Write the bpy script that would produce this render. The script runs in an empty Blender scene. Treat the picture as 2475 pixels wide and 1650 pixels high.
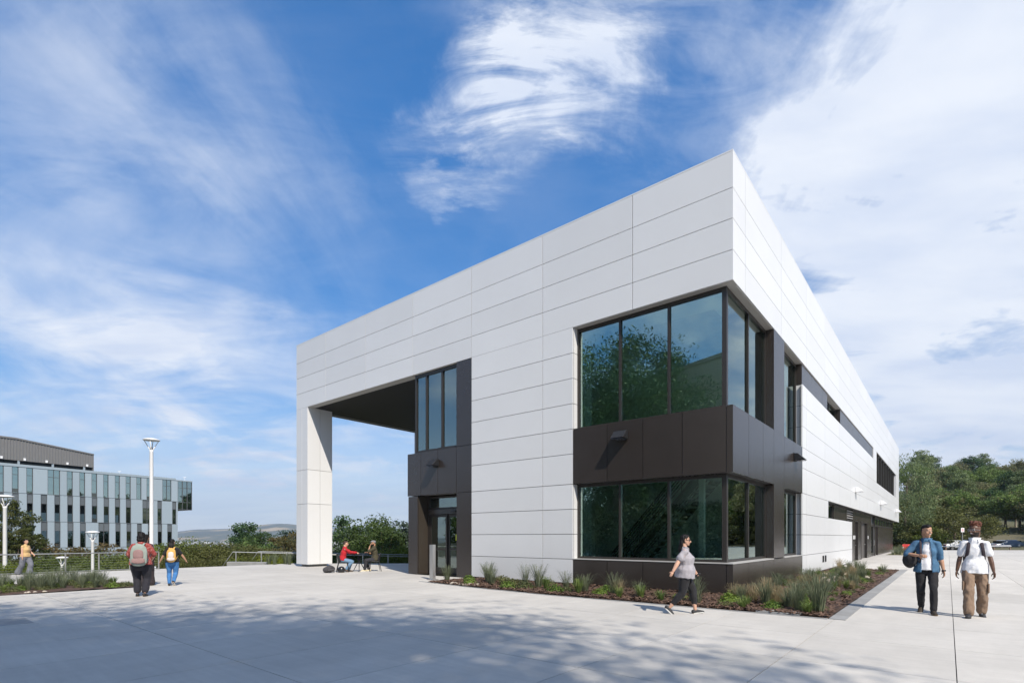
import bpy, bmesh, math, random
import numpy as np
from mathutils import Vector, Matrix, noise as mnoise
sc = bpy.context.scene
COL = sc.collection
rad = math.radians

# ------------------------------------------------------------------ camera
EYE = 1.55
cam_d = bpy.data.cameras.new('camera')
cam = bpy.data.objects.new('camera', cam_d); COL.objects.link(cam)
cam_d.sensor_width = 36.0
cam_d.lens = 1277.0 / 2475.0 * 36.0
cam_d.shift_y = 472.5 / 2475.0
cam_d.clip_start = 0.1; cam_d.clip_end = 30000.0
cam.location = (0, 0, EYE); cam.rotation_euler = (rad(90), 0, 0)
sc.camera = cam

# ------------------------------------------------------------------ light
SUN_EL = rad(45.0)
LH = Vector((-0.42, 0.907))             # horizontal heading of the sunlight
LH.normalize()
LDIR = Vector((LH.x*math.cos(SUN_EL), LH.y*math.cos(SUN_EL), -math.sin(SUN_EL)))
sun_d = bpy.data.lights.new('sun', 'SUN'); sun = bpy.data.objects.new('sun', sun_d); COL.objects.link(sun)
sun_d.energy = 4.3; sun_d.angle = rad(0.55); sun_d.color = (1.0, 0.92, 0.805)
sun.rotation_euler = LDIR.to_track_quat('-Z', 'Y').to_euler()
sun.location = (20, -30, 40)

world = bpy.data.worlds.new('World'); sc.world = world; world.use_nodes = True
def build_world():
    nt = world.node_tree; nt.nodes.clear()
    N = nt.nodes.new; Lk = nt.links.new
    out = N('ShaderNodeOutputWorld'); bg = N('ShaderNodeBackground'); bg.inputs['Strength'].default_value = 0.105
    Lk(bg.outputs[0], out.inputs[0])
    sky = N('ShaderNodeTexSky'); sky.sky_type = 'NISHITA'; sky.sun_disc = False
    sky.sun_elevation = SUN_EL
    sky.sun_rotation = math.atan2(-LH.x, -LH.y)
    sky.altitude = 100; sky.air_density = 1.0; sky.dust_density = 0.0; sky.ozone_density = 3.0
    tc = N('ShaderNodeTexCoord')
    def vm(op, a=None, b=None):
        n = N('ShaderNodeVectorMath'); n.operation = op
        for i, s in enumerate((a, b)):
            if s is None: continue
            if isinstance(s, (tuple, list, Vector)): n.inputs[i].default_value = s
            else: Lk(s, n.inputs[i])
        return n
    def m(op, a, b=None, c=None, clamp=False):
        n = N('ShaderNodeMath'); n.operation = op; n.use_clamp = clamp
        for i, s in enumerate((a, b, c)):
            if s is None: continue
            if isinstance(s, (int, float)): n.inputs[i].default_value = s
            else: Lk(s, n.inputs[i])
        return n.outputs[0]
    def mr(v, a, b, c=0.0, d=1.0, smooth=True):
        n = N('ShaderNodeMapRange'); n.interpolation_type = 'SMOOTHSTEP' if smooth else 'LINEAR'
        Lk(v, n.inputs[0])
        for i, s in enumerate((a, b, c, d)): n.inputs[i+1].default_value = s
        return n.outputs[0]
    D = vm('NORMALIZE', tc.outputs['Generated']).outputs[0]
    sep = N('ShaderNodeSeparateXYZ'); Lk(D, sep.inputs[0])
    zz = m('ADD', m('MAXIMUM', sep.outputs[2], 0.0), 0.16)
    cx = m('DIVIDE', sep.outputs[0], zz); cy = m('DIVIDE', sep.outputs[1], zz)
    comb = N('ShaderNodeCombineXYZ'); Lk(cx, comb.inputs[0]); Lk(cy, comb.inputs[1])
    P = comb.outputs[0]                    # the cloud layer seen as a flat sheet overhead
    def noise(vec, scale, detail=6, rough=0.55, dist=0.0, rot=0.0, st=(1, 1, 1), off=(0, 0, 0)):
        mp = N('ShaderNodeMapping'); mp.vector_type = 'POINT'
        mp.inputs['Rotation'].default_value = (0, 0, rot); mp.inputs['Scale'].default_value = st
        mp.inputs['Location'].default_value = off
        Lk(vec, mp.inputs[0])
        n = N('ShaderNodeTexNoise'); n.inputs['Scale'].default_value = scale
        n.inputs['Detail'].default_value = detail; n.inputs['Roughness'].default_value = rough
        n.inputs['Distortion'].default_value = dist
        Lk(mp.outputs[0], n.inputs['Vector']); return n
    # warped direction so that the banks get torn edges
    w1 = noise(P, 1.9, 7, 0.66, 0.6)
    wv = vm('SUBTRACT', w1.outputs['Color'], (0.5, 0.5, 0.5)).outputs[0]
    ws = vm('SCALE', wv); ws.inputs[3].default_value = 0.30
    DW = vm('NORMALIZE', vm('ADD', D, ws.outputs[0]).outputs[0]).outputs[0]
    def blob(x, y, r, w):                  # a cloud patch round a compass direction and height
        d = Vector(((x-1237.5)/1277, 1.0, (1297.5-y)/1277)).normalized()
        dt = vm('DOT_PRODUCT', DW, d).outputs['Value']
        a = math.cos(r); return mr(dt, a, 1-(1-a)*0.08, 0.0, w)
    def total(lst):
        o = None
        for b in lst:
            k = blob(*b); o = k if o is None else m('ADD', o, k)
        return o
    # bank to the right, and the torn comma overhead
    bank = total([(2350,90,.34,.34),(2480,420,.36,.40),(2090,560,.24,.50),(2190,880,.24,.48),(2440,860,.24,.40),(2440,1120,.24,.36),(2110,200,.18,.34),(1930,60,.17,.22),(2290,640,.2,.30),(1940,440,.13,.30)])
    comma = total([(1430,10,.18,.22),(1400,110,.14,.26),(1340,190,.12,.22),(1255,275,.095,.55),(1180,190,.08,.50),(1210,110,.07,.3),(1150,330,.085,.42),(1060,340,.075,.36),(1430,210,.11,.36),(1230,100,.10,.22),(1640,250,.16,.16)])
    veil = total([(330,110,.2,.27),(430,230,.17,.28),(560,330,.15,.28),(650,480,.15,.30),(120,260,.14,.26),(40,540,.16,.38),(200,620,.16,.38),(380,430,.14,.18),(690,640,.2,.32),(470,740,.15,.34),(300,880,.17,.60),(520,930,.18,.75),(120,950,.24,.5),(690,1000,.2,.6),(300,1080,.22,.42),(900,1050,.25,.5),(420,1180,.2,.3)])
    fluff = noise(P, 2.2, 9, 0.62, 0.7, 0.5, (0.8, 1.35, 1))
    streak = noise(P, 0.95, 10, 0.62, 1.2, -0.72, (1.7, 0.8, 1), (2.3, 1.1, 0))
    fl = mr(fluff.outputs[0], 0.30, 0.70); stv = mr(streak.outputs[0], 0.30, 0.72)
    both = m('ADD', m('MULTIPLY', fl, 0.60), m('MULTIPLY', stv, 0.5))
    c1 = m('MULTIPLY', bank, m('ADD', 0.06, m('MULTIPLY', both, 1.6)))
    wisp = mr(noise(P, 3.4, 11, 0.66, 1.3, 0.9, (0.7, 1.5, 1), (1.7, 4.2, 0)).outputs[0], 0.36, 0.66)
    c2 = m('MULTIPLY', comma, m('ADD', -0.12, m('MULTIPLY', m('ADD', wisp, m('MULTIPLY', fl, 0.45)), 1.15)))
    c3 = m('MULTIPLY', veil, m('ADD', 0.12, m('MULTIPLY', both, 0.78)))
    # cloud cover over the dome, thickened out of view to brighten the shade
    c4 = m('MULTIPLY', m('ADD', m('MULTIPLY', stv, 0.45), m('MULTIPLY', fl, 0.55)), mr(noise(P, 0.8, 5, 0.55, 0.4, 0.3, (1,1,1), (0.9,0.2,0)).outputs[0], 0.30, 0.56, 0.5, 2.1))
    gap = m('MINIMUM', total([(1080,500,.50,.72),(420,480,.48,.62),(1650,420,.34,.5)]), 0.84)      # the clear stretch of sky over the building
    c4 = m('MULTIPLY', c4, m('SUBTRACT', 1.0, gap))
    tot = m('ADD', m('ADD', c1, m('MAXIMUM', c2, 0.0)), m('ADD', m('MULTIPLY', c3, 0.58), m('MULTIPLY', c4, 0.55)))
    hz = mr(sep.outputs[2], 0.0, 0.30, 0.72, 0.0)
    cov = m('MAXIMUM', mr(tot, 0.04, 1.25, 0.0, 0.96, False), hz)
    # cloud brightness: lit by the sun, greyer where thick
    thick = mr(noise(P, 1.8, 6, 0.55, 0.2, 0.4, (0.8, 1.7, 1), (5, 3, 0)).outputs[0], 0.35, 0.7)
    cr = N('ShaderNodeMix'); cr.data_type = 'RGBA'
    cr.inputs['A'].default_value = (6.9, 7.2, 7.7, 1); cr.inputs['B'].default_value = (5.2, 5.8, 7.0, 1)
    Lk(thick, cr.inputs['Factor'])
    hs = N('ShaderNodeHueSaturation'); hs.inputs['Saturation'].default_value = 1.28
    Lk(mr(sep.outputs[2], -0.05, 0.62, 0.66, 1.36, False), hs.inputs['Value'])
    tint = N('ShaderNodeMix'); tint.data_type = 'RGBA'; tint.blend_type = 'MULTIPLY'; tint.inputs['Factor'].default_value = 1
    tint.inputs['B'].default_value = (0.86, 0.97, 1.06, 1); Lk(sky.outputs[0], tint.inputs['A'])
    Lk(tint.outputs['Result'], hs.inputs['Color'])
    mx = N('ShaderNodeMix'); mx.data_type = 'RGBA'
    Lk(cov, mx.inputs['Factor']); Lk(hs.outputs[0], mx.inputs['A']); Lk(cr.outputs['Result'], mx.inputs['B'])
    Lk(mx.outputs['Result'], bg.inputs['Color'])
build_world()
sc.view_settings.view_transform = 'Standard'; sc.view_settings.look = 'None'
sc.view_settings.exposure = 0.42; sc.view_settings.gamma = 1.0; sc.view_settings.use_curve_mapping = False
sc.cycles.use_denoising = True
sc.cycles.max_bounces = 7; sc.cycles.transparent_max_bounces = 12
sc.cycles.glossy_bounces = 4; sc.cycles.diffuse_bounces = 3; sc.cycles.transmission_bounces = 4
sc.cycles.caustics_reflective = False; sc.cycles.caustics_refractive = False
# ------------------------------------------------------------------ helpers
CU = Vector((5.83, 13.94, 0.0))
UX, UY = -0.77137573, 0.63637998
VX, VY = 0.63637998, 0.77137573
BROT = math.atan2(-UY, -UX)                 # building frame: local x = -u, local y = v
def W(u, v, z=0.0): return Vector((CU.x+u*UX+v*VX, CU.y+u*UY+v*VY, z))
def UVof(X, Y): dx, dy = X-CU.x, Y-CU.y; return dx*UX+dy*UY, dx*VX+dy*VY
def at(px, py, Y): return Vector(((px-1237.5)/1277*Y, Y, EYE+(1297.5-py)/1277*Y))   # what a sight line meets at a distance
def smooth(a, b, x):
    t = min(1.0, max(0.0, (x-a)/(b-a))); return t*t*(3-2*t)
MATS = {}
def mat(name, col=(.5,.5,.5), rough=.6, metal=0.0, var=0.0, vscale=4.0, bump=0.0, bscale=30.0, spec=0.5, rnd=0.0, col2=None, stretch=(1,1,1), coat=0.0, sheen=0.0, coords='Object', detail=5, trans=0.0):
    if name in MATS: return MATS[name]
    m = bpy.data.materials.new(name); m.use_nodes = True; MATS[name] = m
    nt = m.node_tree; N = nt.nodes.new; L = nt.links.new
    b = nt.nodes['Principled BSDF']
    b.inputs['Roughness'].default_value = rough; b.inputs['Metallic'].default_value = metal
    b.inputs['Specular IOR Level'].default_value = spec
    b.inputs['Coat Weight'].default_value = coat; b.inputs['Coat Roughness'].default_value = .12
    b.inputs['Sheen Weight'].default_value = sheen
    c4 = (*col, 1)
    b.inputs['Base Color'].default_value = c4
    tc = N('ShaderNodeTexCoord'); mp = N('ShaderNodeMapping'); mp.inputs['Scale'].default_value = stretch
    L(tc.outputs[coords], mp.inputs[0])
    src = None
    if var > 0 or col2 is not None:
        nz = N('ShaderNodeTexNoise'); nz.inputs['Scale'].default_value = vscale; nz.inputs['Detail'].default_value = detail
        nz.inputs['Roughness'].default_value = .6
        L(mp.outputs[0], nz.inputs['Vector'])
        mr = N('ShaderNodeMapRange'); L(nz.outputs[0], mr.inputs[0]); mr.inputs[1].default_value = .3; mr.inputs[2].default_value = .7
        mx = N('ShaderNodeMix'); mx.data_type = 'RGBA'; L(mr.outputs[0], mx.inputs['Factor'])
        a = tuple(x*(1-var) for x in col); c = col2 if col2 is not None else tuple(min(1, x*(1+var)) for x in col)
        if col2 is not None: a = col
        mx.inputs['A'].default_value = (*a, 1); mx.inputs['B'].default_value = (*c, 1)
        src = mx.outputs['Result']
    if rnd > 0:
        oi = N('ShaderNodeObjectInfo'); mr2 = N('ShaderNodeMapRange'); L(oi.outputs['Random'], mr2.inputs[0])
        mr2.inputs[3].default_value = 1-rnd; mr2.inputs[4].default_value = 1+rnd
        sc_ = N('ShaderNodeVectorMath'); sc_.operation = 'SCALE'
        if src is not None: L(src, sc_.inputs[0])
        else: sc_.inputs[0].default_value = col
        L(mr2.outputs[0], sc_.inputs[3]); src = sc_.outputs[0]
    if src is not None: L(src, b.inputs['Base Color'])
    if bump > 0:
        nb = N('ShaderNodeTexNoise'); nb.inputs['Scale'].default_value = bscale; nb.inputs['Detail'].default_value = 4
        L(mp.outputs[0], nb.inputs['Vector'])
        bm_ = N('ShaderNodeBump'); bm_.inputs['Strength'].default_value = bump; bm_.inputs['Distance'].default_value = .02
        L(nb.outputs[0], bm_.inputs['Height']); L(bm_.outputs[0], b.inputs['Normal'])
    if trans > 0:
        out = nt.nodes['Material Output']; tr = N('ShaderNodeBsdfTranslucent'); ms = N('ShaderNodeMixShader'); ms.inputs[0].default_value = trans
        if src is not None: L(src, tr.inputs[0])
        else: tr.inputs[0].default_value = c4
        L(b.outputs[0], ms.inputs[1]); L(tr.outputs[0], ms.inputs[2]); L(ms.outputs[0], out.inputs[0])
    return m
def glass(name, tint=(.35,.45,.42), boost=.10, rough=0.0, f0=.5):
    """coated window glass: a mirror coat over a tinted see-through body"""
    if name in MATS: return MATS[name]
    m = bpy.data.materials.new(name); m.use_nodes = True; MATS[name] = m
    nt = m.node_tree; nt.nodes.clear(); N = nt.nodes.new; L = nt.links.new
    out = N('ShaderNodeOutputMaterial'); ms = N('ShaderNodeMixShader')
    tr = N('ShaderNodeBsdfTransparent'); tr.inputs[0].default_value = (*tint, 1)
    gl = N('ShaderNodeBsdfGlossy'); gl.inputs['Color'].default_value = (.80,.95,.90,1); gl.inputs['Roughness'].default_value = rough
    fr = N('ShaderNodeFresnel'); fr.inputs[0].default_value = 1.52
    mr = N('ShaderNodeMapRange'); L(fr.outputs[0], mr.inputs[0]); mr.inputs[1].default_value = .04; mr.inputs[2].default_value = 1
    mr.inputs[3].default_value = f0; mr.inputs[4].default_value = 1
    L(mr.outputs[0], ms.inputs[0]); L(tr.outputs[0], ms.inputs[1]); L(gl.outputs[0], ms.inputs[2]); L(ms.outputs[0], out.inputs[0])
    return m
def link(o, parent=None):
    COL.objects.link(o)
    if parent is not None: o.parent = parent
    return o
def tag(o, label=None, cat=None, group=None, kind=None):
    if label: o['label'] = label
    if cat: o['category'] = cat
    if group: o['group'] = group
    if kind: o['kind'] = kind
    return o
def thing(name, label, cat, loc=(0,0,0), rz=0.0, group=None):
    o = bpy.data.objects.new(name, None); o.empty_display_size = .2; COL.objects.link(o)
    o.location = loc; o.rotation_euler = (0, 0, rz)
    return tag(o, label, cat, group)
class MB:
    """collects faces; build() links them as one mesh object"""
    def __init__(s): s.v = []; s.f = []
    def box(s, x0, x1, y0, y1, z0, z1):
        x0, x1 = min(x0,x1), max(x0,x1); y0, y1 = min(y0,y1), max(y0,y1); z0, z1 = min(z0,z1), max(z0,z1)
        n = len(s.v)
        s.v += [(x0,y0,z0),(x1,y0,z0),(x1,y1,z0),(x0,y1,z0),(x0,y0,z1),(x1,y0,z1),(x1,y1,z1),(x0,y1,z1)]
        s.f += [tuple(n+i for i in q) for q in ((3,2,1,0),(4,5,6,7),(0,1,5,4),(1,2,6,5),(2,3,7,6),(3,0,4,7))]
        return s
    def prism(s, poly, z0, z1):
        """poly: counter-clockwise list of (x, y)"""
        n = len(s.v); k = len(poly)
        s.v += [(x,y,z0) for x,y in poly]+[(x,y,z1) for x,y in poly]
        s.f.append(tuple(n+i for i in reversed(range(k)))); s.f.append(tuple(n+k+i for i in range(k)))
        s.f += [(n+i, n+(i+1)%k, n+k+(i+1)%k, n+k+i) for i in range(k)]
        return s
    def tube(s, pts, r, seg=8, caps=True):
        """pts: points; r: one radius or one per point (a pair makes an ellipse)"""
        pts = [Vector(p) for p in pts]; k = len(pts)
        rr = list(r) if isinstance(r, (list, tuple)) and len(r) == k else [r]*k
        n0 = len(s.v); up = None
        for i, p in enumerate(pts):
            d = (pts[min(i+1,k-1)]-pts[max(i-1,0)])
            d = d.normalized() if d.length > 1e-9 else Vector((0,0,1))
            if up is None:
                up = Vector((1,0,0)) if abs(d.x) < .9 else Vector((0,1,0))
            a = (up-d*up.dot(d)).normalized(); b = d.cross(a); up = a
            ri = rr[i]; ra, rb = ri if isinstance(ri, (tuple, list)) else (ri, ri)
            for j in range(seg):
                t = 2*math.pi*j/seg; s.v.append(tuple(p+a*(ra*math.cos(t))+b*(rb*math.sin(t))))
        for i in range(k-1):
            for j in range(seg):
                a0 = n0+i*seg+j; a1 = n0+i*seg+(j+1)%seg
                s.f.append((a0, a1, a1+seg, a0+seg))
        if caps:
            s.f.append(tuple(n0+j for j in reversed(range(seg)))); s.f.append(tuple(n0+(k-1)*seg+j for j in range(seg)))
        return s
    def lathe(s, prof, seg=20, c=(0,0,0)):
        """prof: (radius, z) from bottom to top"""
        n0 = len(s.v); k = len(prof)
        for r_, z in prof:
            for j in range(seg):
                t = 2*math.pi*j/seg; s.v.append((c[0]+r_*math.cos(t), c[1]+r_*math.sin(t), c[2]+z))
        for i in range(k-1):
            for j in range(seg):
                a0 = n0+i*seg+j; a1 = n0+i*seg+(j+1)%seg; s.f.append((a0, a1, a1+seg, a0+seg))
        s.f.append(tuple(n0+j for j in reversed(range(seg)))); s.f.append(tuple(n0+(k-1)*seg+j for j in range(seg)))
        return s
    def mesh(s, name, m, smooth_=False):
        me = bpy.data.meshes.new(name); me.from_pydata(s.v, [], s.f)
        if m is not None: me.materials.append(m)
        if smooth_:
            me.polygons.foreach_set('use_smooth', [True]*len(me.polygons))
        me.update(); return me
    def build(s, name, m, parent=None, smooth_=False, bevel=0.0):
        o = bpy.data.objects.new(name, s.mesh(name, m, smooth_)); link(o, parent)
        if bevel > 0:
            b = o.modifiers.new('bevel', 'BEVEL'); b.width = bevel; b.segments = 2; b.limit_method = 'ANGLE'
        return o
def bx(name, m, parent, *a, bevel=0.0): return MB().box(*a).build(name, m, parent, bevel=bevel)
def copy_tree(o, parent=None):
    c = o.copy(); COL.objects.link(c); c.parent = parent
    for ch in list(o.children): copy_tree(ch, c)
    return c

# ------------------------------------------------------------------ materials
M_WHITE = mat('white_panel', (.675,.68,.682), .33, var=.02, vscale=.5, rnd=.03, spec=.42, bump=.012, bscale=1.1)
M_DARK = mat('bronze_panel', (.034,.0275,.0245), .27, var=.06, vscale=1.5, rnd=.07, spec=.75)
M_FRAME = mat('bronze_frame', (.030,.026,.023), .38, spec=.5, rnd=.05)
M_BACK = mat('joint_backing', (.13,.13,.135), .8)
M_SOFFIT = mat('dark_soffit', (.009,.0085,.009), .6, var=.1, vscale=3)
M_SOFWHITE = mat('soffit_trim', (.45,.44,.42), .5, var=.03, vscale=2)
M_GLASS = glass('window_glass', (.84,.97,.91), f0=.31)
M_GLASS2 = glass('door_glass', (.60,.74,.68), f0=.26)
M_INT = mat('interior_wall', (.80,.82,.78), .8, var=.05)
M_INTF = mat('interior_floor', (.46,.46,.44), .5, var=.1)
M_STEEL = mat('brushed_steel', (.56,.55,.53), .34, metal=.9, var=.05, vscale=20, stretch=(1,1,.1))
M_GALV = mat('galvanised_rail', (.46,.46,.45), .42, metal=.6, var=.08)
M_WPAINT = mat('white_pole_paint', (.80,.80,.80), .35, var=.02)
M_BLACK = mat('black_metal', (.016,.016,.018), .42, var=.1)
M_LENS = mat('lamp_lens', (.10,.11,.14), .18, metal=.3)
# ------------------------------------------------------------------ ground
def gz(X, Y):
    u, v = UVof(X, Y)
    z = -0.45
    d_left = max(u-25.9, (Y-31.6) if (u > 12.5 and Y > 0) else -9)
    if d_left > 0 and X < 40: z -= 9.0*smooth(0, 70, d_left)*smooth(0.75, .35, X/max(Y, 1.0)) if Y > 0 else 9.0*smooth(0,70,d_left)
    r = math.hypot(X, Y); az = math.atan2(X, Y)
    if az > 0:
        w = smooth(.50, .62, az)*smooth(2.2, 1.6, az)
        z += w*(17.0*smooth(80, 230, r)+20.0*smooth(200, 520, r))
    if Y < -10: z += 6.0*smooth(60, 200, r)
    return z
def make_ground():
    # one sheet reaching the horizon: rings round the plaza
    rs = [0,8,16,24,32,40,48,56,64,72,80,90,100,115,130,150,175,200,240,300,380,500,700,1000,1500,2300,3500,5500,9000,15000,24000]
    seg = 144; v = []; f = []
    for i, r in enumerate(rs):
        for j in range(seg):
            a = 2*math.pi*j/seg; X, Y = r*math.sin(a), r*math.cos(a)
            z = gz(X, Y)
            if r > 300 and not (0.45 < a < 2.2): z = z-18*smooth(300, 2500, r)
            if r > 900: z = z*(1-smooth(900, 2300, r))-38*smooth(900, 2300, r)
            v.append((X, Y, z+(.0 if r < 60 else random.Random(i*200+j).uniform(-.25,.25))))
    for i in range(len(rs)-1):
        for j in range(seg):
            a = i*seg+j; b = i*seg+(j+1) % seg
            f.append((a, b, b+seg, a+seg))
    m = mat('earth_and_dry_grass', (.075,.085,.045), .95, col2=(.15,.125,.07), vscale=.05, bump=.6, bscale=.8)
    mb = MB(); mb.v = v; mb.f = [tuple(reversed(q)) for q in f]
    o = mb.build('ground', m); tag(o, 'dry grassy earth sloping away around the plaza', kind='structure')
make_ground()

def concrete():
    m = bpy.data.materials.new('plaza_concrete'); m.use_nodes = True; MATS['plaza_concrete'] = m
    nt = m.node_tree; N = nt.nodes.new; L = nt.links.new; b = nt.nodes['Principled BSDF']
    b.inputs['Roughness'].default_value = .82; b.inputs['Specular IOR Level'].default_value = .3
    tc = N('ShaderNodeTexCoord')
    def nz(scale, st=(1,1,1), det=5, ro=.6, rot=0):
        mp = N('ShaderNodeMapping'); mp.inputs['Scale'].default_value = st; mp.inputs['Rotation'].default_value = (0,0,rot); L(tc.outputs['Object'], mp.inputs[0])
        n = N('ShaderNodeTexNoise'); n.inputs['Scale'].default_value = scale; n.inputs['Detail'].default_value = det; n.inputs['Roughness'].default_value = ro
        L(mp.outputs[0], n.inputs['Vector']); return n.outputs[0]
    def mul(a, b_):
        n = N('ShaderNodeMath'); n.operation = 'MULTIPLY'
        for i, s in enumerate((a, b_)):
            if isinstance(s, float): n.inputs[i].default_value = s
            else: L(s, n.inputs[i])
        return n.outputs[0]
    def mr(v, a, b_, c, d):
        n = N('ShaderNodeMapRange'); L(v, n.inputs[0])
        for i, s in enumerate((a,b_,c,d)): n.inputs[i+1].default_value = s
        return n.outputs[0]
    big = mr(nz(.28, det=8, ro=.65), .3, .7, .88, 1.08); mid = mr(nz(1.7, (1,.35,1), 8, .7), .3, .7, .92, 1.06)
    streak = mr(nz(5.0, (.18,2.2,1), 4, .6), .3, .7, .94, 1.04); fine = mr(nz(160, det=2), .25, .75, .95, 1.05)
    spot = mr(nz(9.0, det=3), .70, .76, 1.0, .86)
    oi = N('ShaderNodeObjectInfo'); rn = mr(oi.outputs['Random'], 0, 1, .94, 1.04)
    gum = mr(nz(34, det=1), .735, .76, 1.0, .72)
    tot = mul(mul(mul(big, mid), mul(streak, fine)), mul(mul(spot, gum), rn))
    sc_ = N('ShaderNodeVectorMath'); sc_.operation = 'SCALE'; sc_.inputs[0].default_value = (.515,.492,.452); L(tot, sc_.inputs[3])
    L(sc_.outputs[0], b.inputs['Base Color'])
    bp = N('ShaderNodeBump'); bp.inputs['Strength'].default_value = .25; bp.inputs['Distance'].default_value = .004
    L(nz(90, (.35,2.5,1), 3), bp.inputs['Height']); L(bp.outputs[0], b.inputs['Normal'])
    return m
M_CONC = concrete()
M_KERB = mat('grey_kerb_concrete', (.30,.30,.295), .85, var=.14, vscale=3, bump=.2, bscale=60)
M_JOINT = mat('joint_bedding', (.16,.155,.15), .95, var=.1)  # grey of the bedding layer in the slab joints
M_MULCH = mat('bark_mulch', (.040,.024,.017), .95, col2=(.11,.062,.042), vscale=22, bump=.9, bscale=30)

BED_U = -2.72; BED_V = -2.9
def clip(poly, a, b, c):
    """keep the side a*x+b*y <= c"""
    out = []
    for i in range(len(poly)):
        p, q = poly[i], poly[(i+1) % len(poly)]
        dp, dq = a*p[0]+b*p[1]-c, a*q[0]+b*q[1]-c
        if dp <= 0: out.append(p)
        if dp*dq < 0:
            t = dp/(dp-dq); out.append((p[0]+(q[0]-p[0])*t, p[1]+(q[1]-p[1])*t))
    return out
def make_plaza():
    pz = bpy.data.objects.new('plaza', None); COL.objects.link(pz)
    tag(pz, 'pale broom finished concrete plaza scored into slabs', kind='structure')
    pz.location = CU; pz.rotation_euler = (0, 0, BROT)        # local x = -u, y = v
    base = MB()
    U0, V0, g = -2.72, -2.9, .005
    ul = [-60,-44,-32,-24,-18,-13.1,-9.64] + [U0+1.73*k for k in range(-3, 10)] + [15.0,17.2,19.4,21.5,23.5,25.5]
    ul = sorted(set(round(x,3) for x in ul))
    vl = [-60,-44,-32,-24,-19.5,-16.6,-14.0,-11.55,-9.1,-7.0,-4.95,V0,0.0,2.6,5.2,7.8,10.4,13.0,16.4,20.5,25.0,30,36,44,52,62,74,90]
    cells = []
    for a in range(len(ul)-1):
        for b in range(len(vl)-1):
            u0, u1, v0, v1 = ul[a], ul[a+1], vl[b], vl[b+1]
            um, vm_ = (u0+u1)/2, (v0+v1)/2
            if -2.9 < um < 12.5 and v0 >= 0 and um > 0: continue                  # the building stands here
            if um > U0 and um < 9.6 and V0 <= vm_ < 0: continue                    # planting bed
            if U0 < um < 0 and 0 <= vm_ < 16.4: continue
            if 15.0 < um < 19.4 and -16.6 < vm_ < -9.1: continue                   # far planting bed
            poly = [(-u1+g, v0+g), (-u0-g, v0+g), (-u0-g, v1-g), (-u1+g, v1-g)]
            # world y = CU.y + u*UY + v*VY must stay before the edge of the terrace
            lim = (31.3 if um > 6 and vm_ > -4 else 63.4)-CU.y
            poly = clip(poly, -UY, VY, lim)
            if len(poly) < 3: continue
            w = W(um, vm_); cells.append((w.length+(400 if w.y < 2.5 or abs(w.x) > w.y*1.1+6 else 0), poly))
    cells.sort(key=lambda c: c[0]); rest = MB()
    for k, (d, poly) in enumerate(cells):
        if k < 280 and d < 400: MB().prism(poly, -.32, 0.0).build('slab', M_CONC, pz)
        else: rest.prism(poly, -.32, 0.0)
    rest.build('slab_field', M_CONC, pz)['kind'] = 'stuff'      # the slabs behind the viewer and far off
    return pz
PLAZA = make_plaza()
def ploc(name, m, poly_uv, z0, z1, label, kind='structure', parent=None):
    mb = MB(); p = [(W(u,v).x, W(u,v).y) for u,v in poly_uv]
    a = sum(p[i][0]*p[(i+1)%len(p)][1]-p[(i+1)%len(p)][0]*p[i][1] for i in range(len(p)))
    if a < 0: p = p[::-1]
    mb.prism(p, z0, z1); o = mb.build(name, m, parent)
    if parent is None: tag(o, label, kind=kind)
    return o
# bed of joint sand under the slabs so that the gaps are closed
ploc('sub_base', M_JOINT, [(25.3,-59),(25.3,-3),(25.3,0),(21,5),(13,5),(13,-1),(0,-1),(0,-2.95),(-59,-2.95),(-59,-59)], -.44, -.03, 'grey bedding layer in the joints between the plaza slabs')
ploc('sub_base', M_JOINT, [(-2.95,-2.96),(-2.95,58),(-40,30),(-40,-2.96)], -.44, -.028, 'grey bedding layer in the joints beside the long white wall')
# planting beds
def bed(name, poly, label):
    """mulch surface, a lumpy grid clipped to the bed"""
    us = [p[0] for p in poly]; vs = [p[1] for p in poly]
    st = .14; mb = MB(); idx = {}
    nu = int((max(us)-min(us))/st)+1; nv = int((max(vs)-min(vs))/st)+1
    rng = random.Random(3)
    def inside(u, v):
        c = False; j = len(poly)-1
        for i in range(len(poly)):
            (ui, vi), (uj, vj) = poly[i], poly[j]
            if (vi > v) != (vj > v) and u < (uj-ui)*(v-vi)/(vj-vi)+ui: c = not c
            j = i
        return c
    def vid(i, j):
        if (i,j) not in idx:
            u = min(max(us), min(us)+i*st); v = min(max(vs), min(vs)+j*st)
            p = W(u, v); z = .015+.035*mnoise.noise(Vector((u*1.1, v*1.1, 0)))+rng.uniform(-.012,.016)
            idx[(i,j)] = len(mb.v); mb.v.append((p.x, p.y, z))
        return idx[(i,j)]
    for i in range(nu):
        for j in range(nv):
            if inside(min(us)+(i+.5)*st, min(vs)+(j+.5)*st):
                mb.f.append((vid(i,j), vid(i,j+1), vid(i+1,j+1), vid(i+1,j)))
    o = mb.build(name, M_MULCH, None, True); tag(o, label, kind='structure'); return o
BED1 = [(9.75,-1.75),(9.55,-2.2),(7,-2.62),(4,-2.86),(-2.62,-2.88),(-2.62,16.3),(.02,16.3),(.02,.06),(9.55,.06)]
BED2 = [(15.0,-16.6),(15.0,-9.1),(19.4,-9.1),(19.4,-16.6)]
bed('planting_bed', BED1, 'bark mulched planting bed wrapping the corner of the white building')
bed('planting_bed', BED2, 'planting bed beside the railing with dense grasses')
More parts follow.
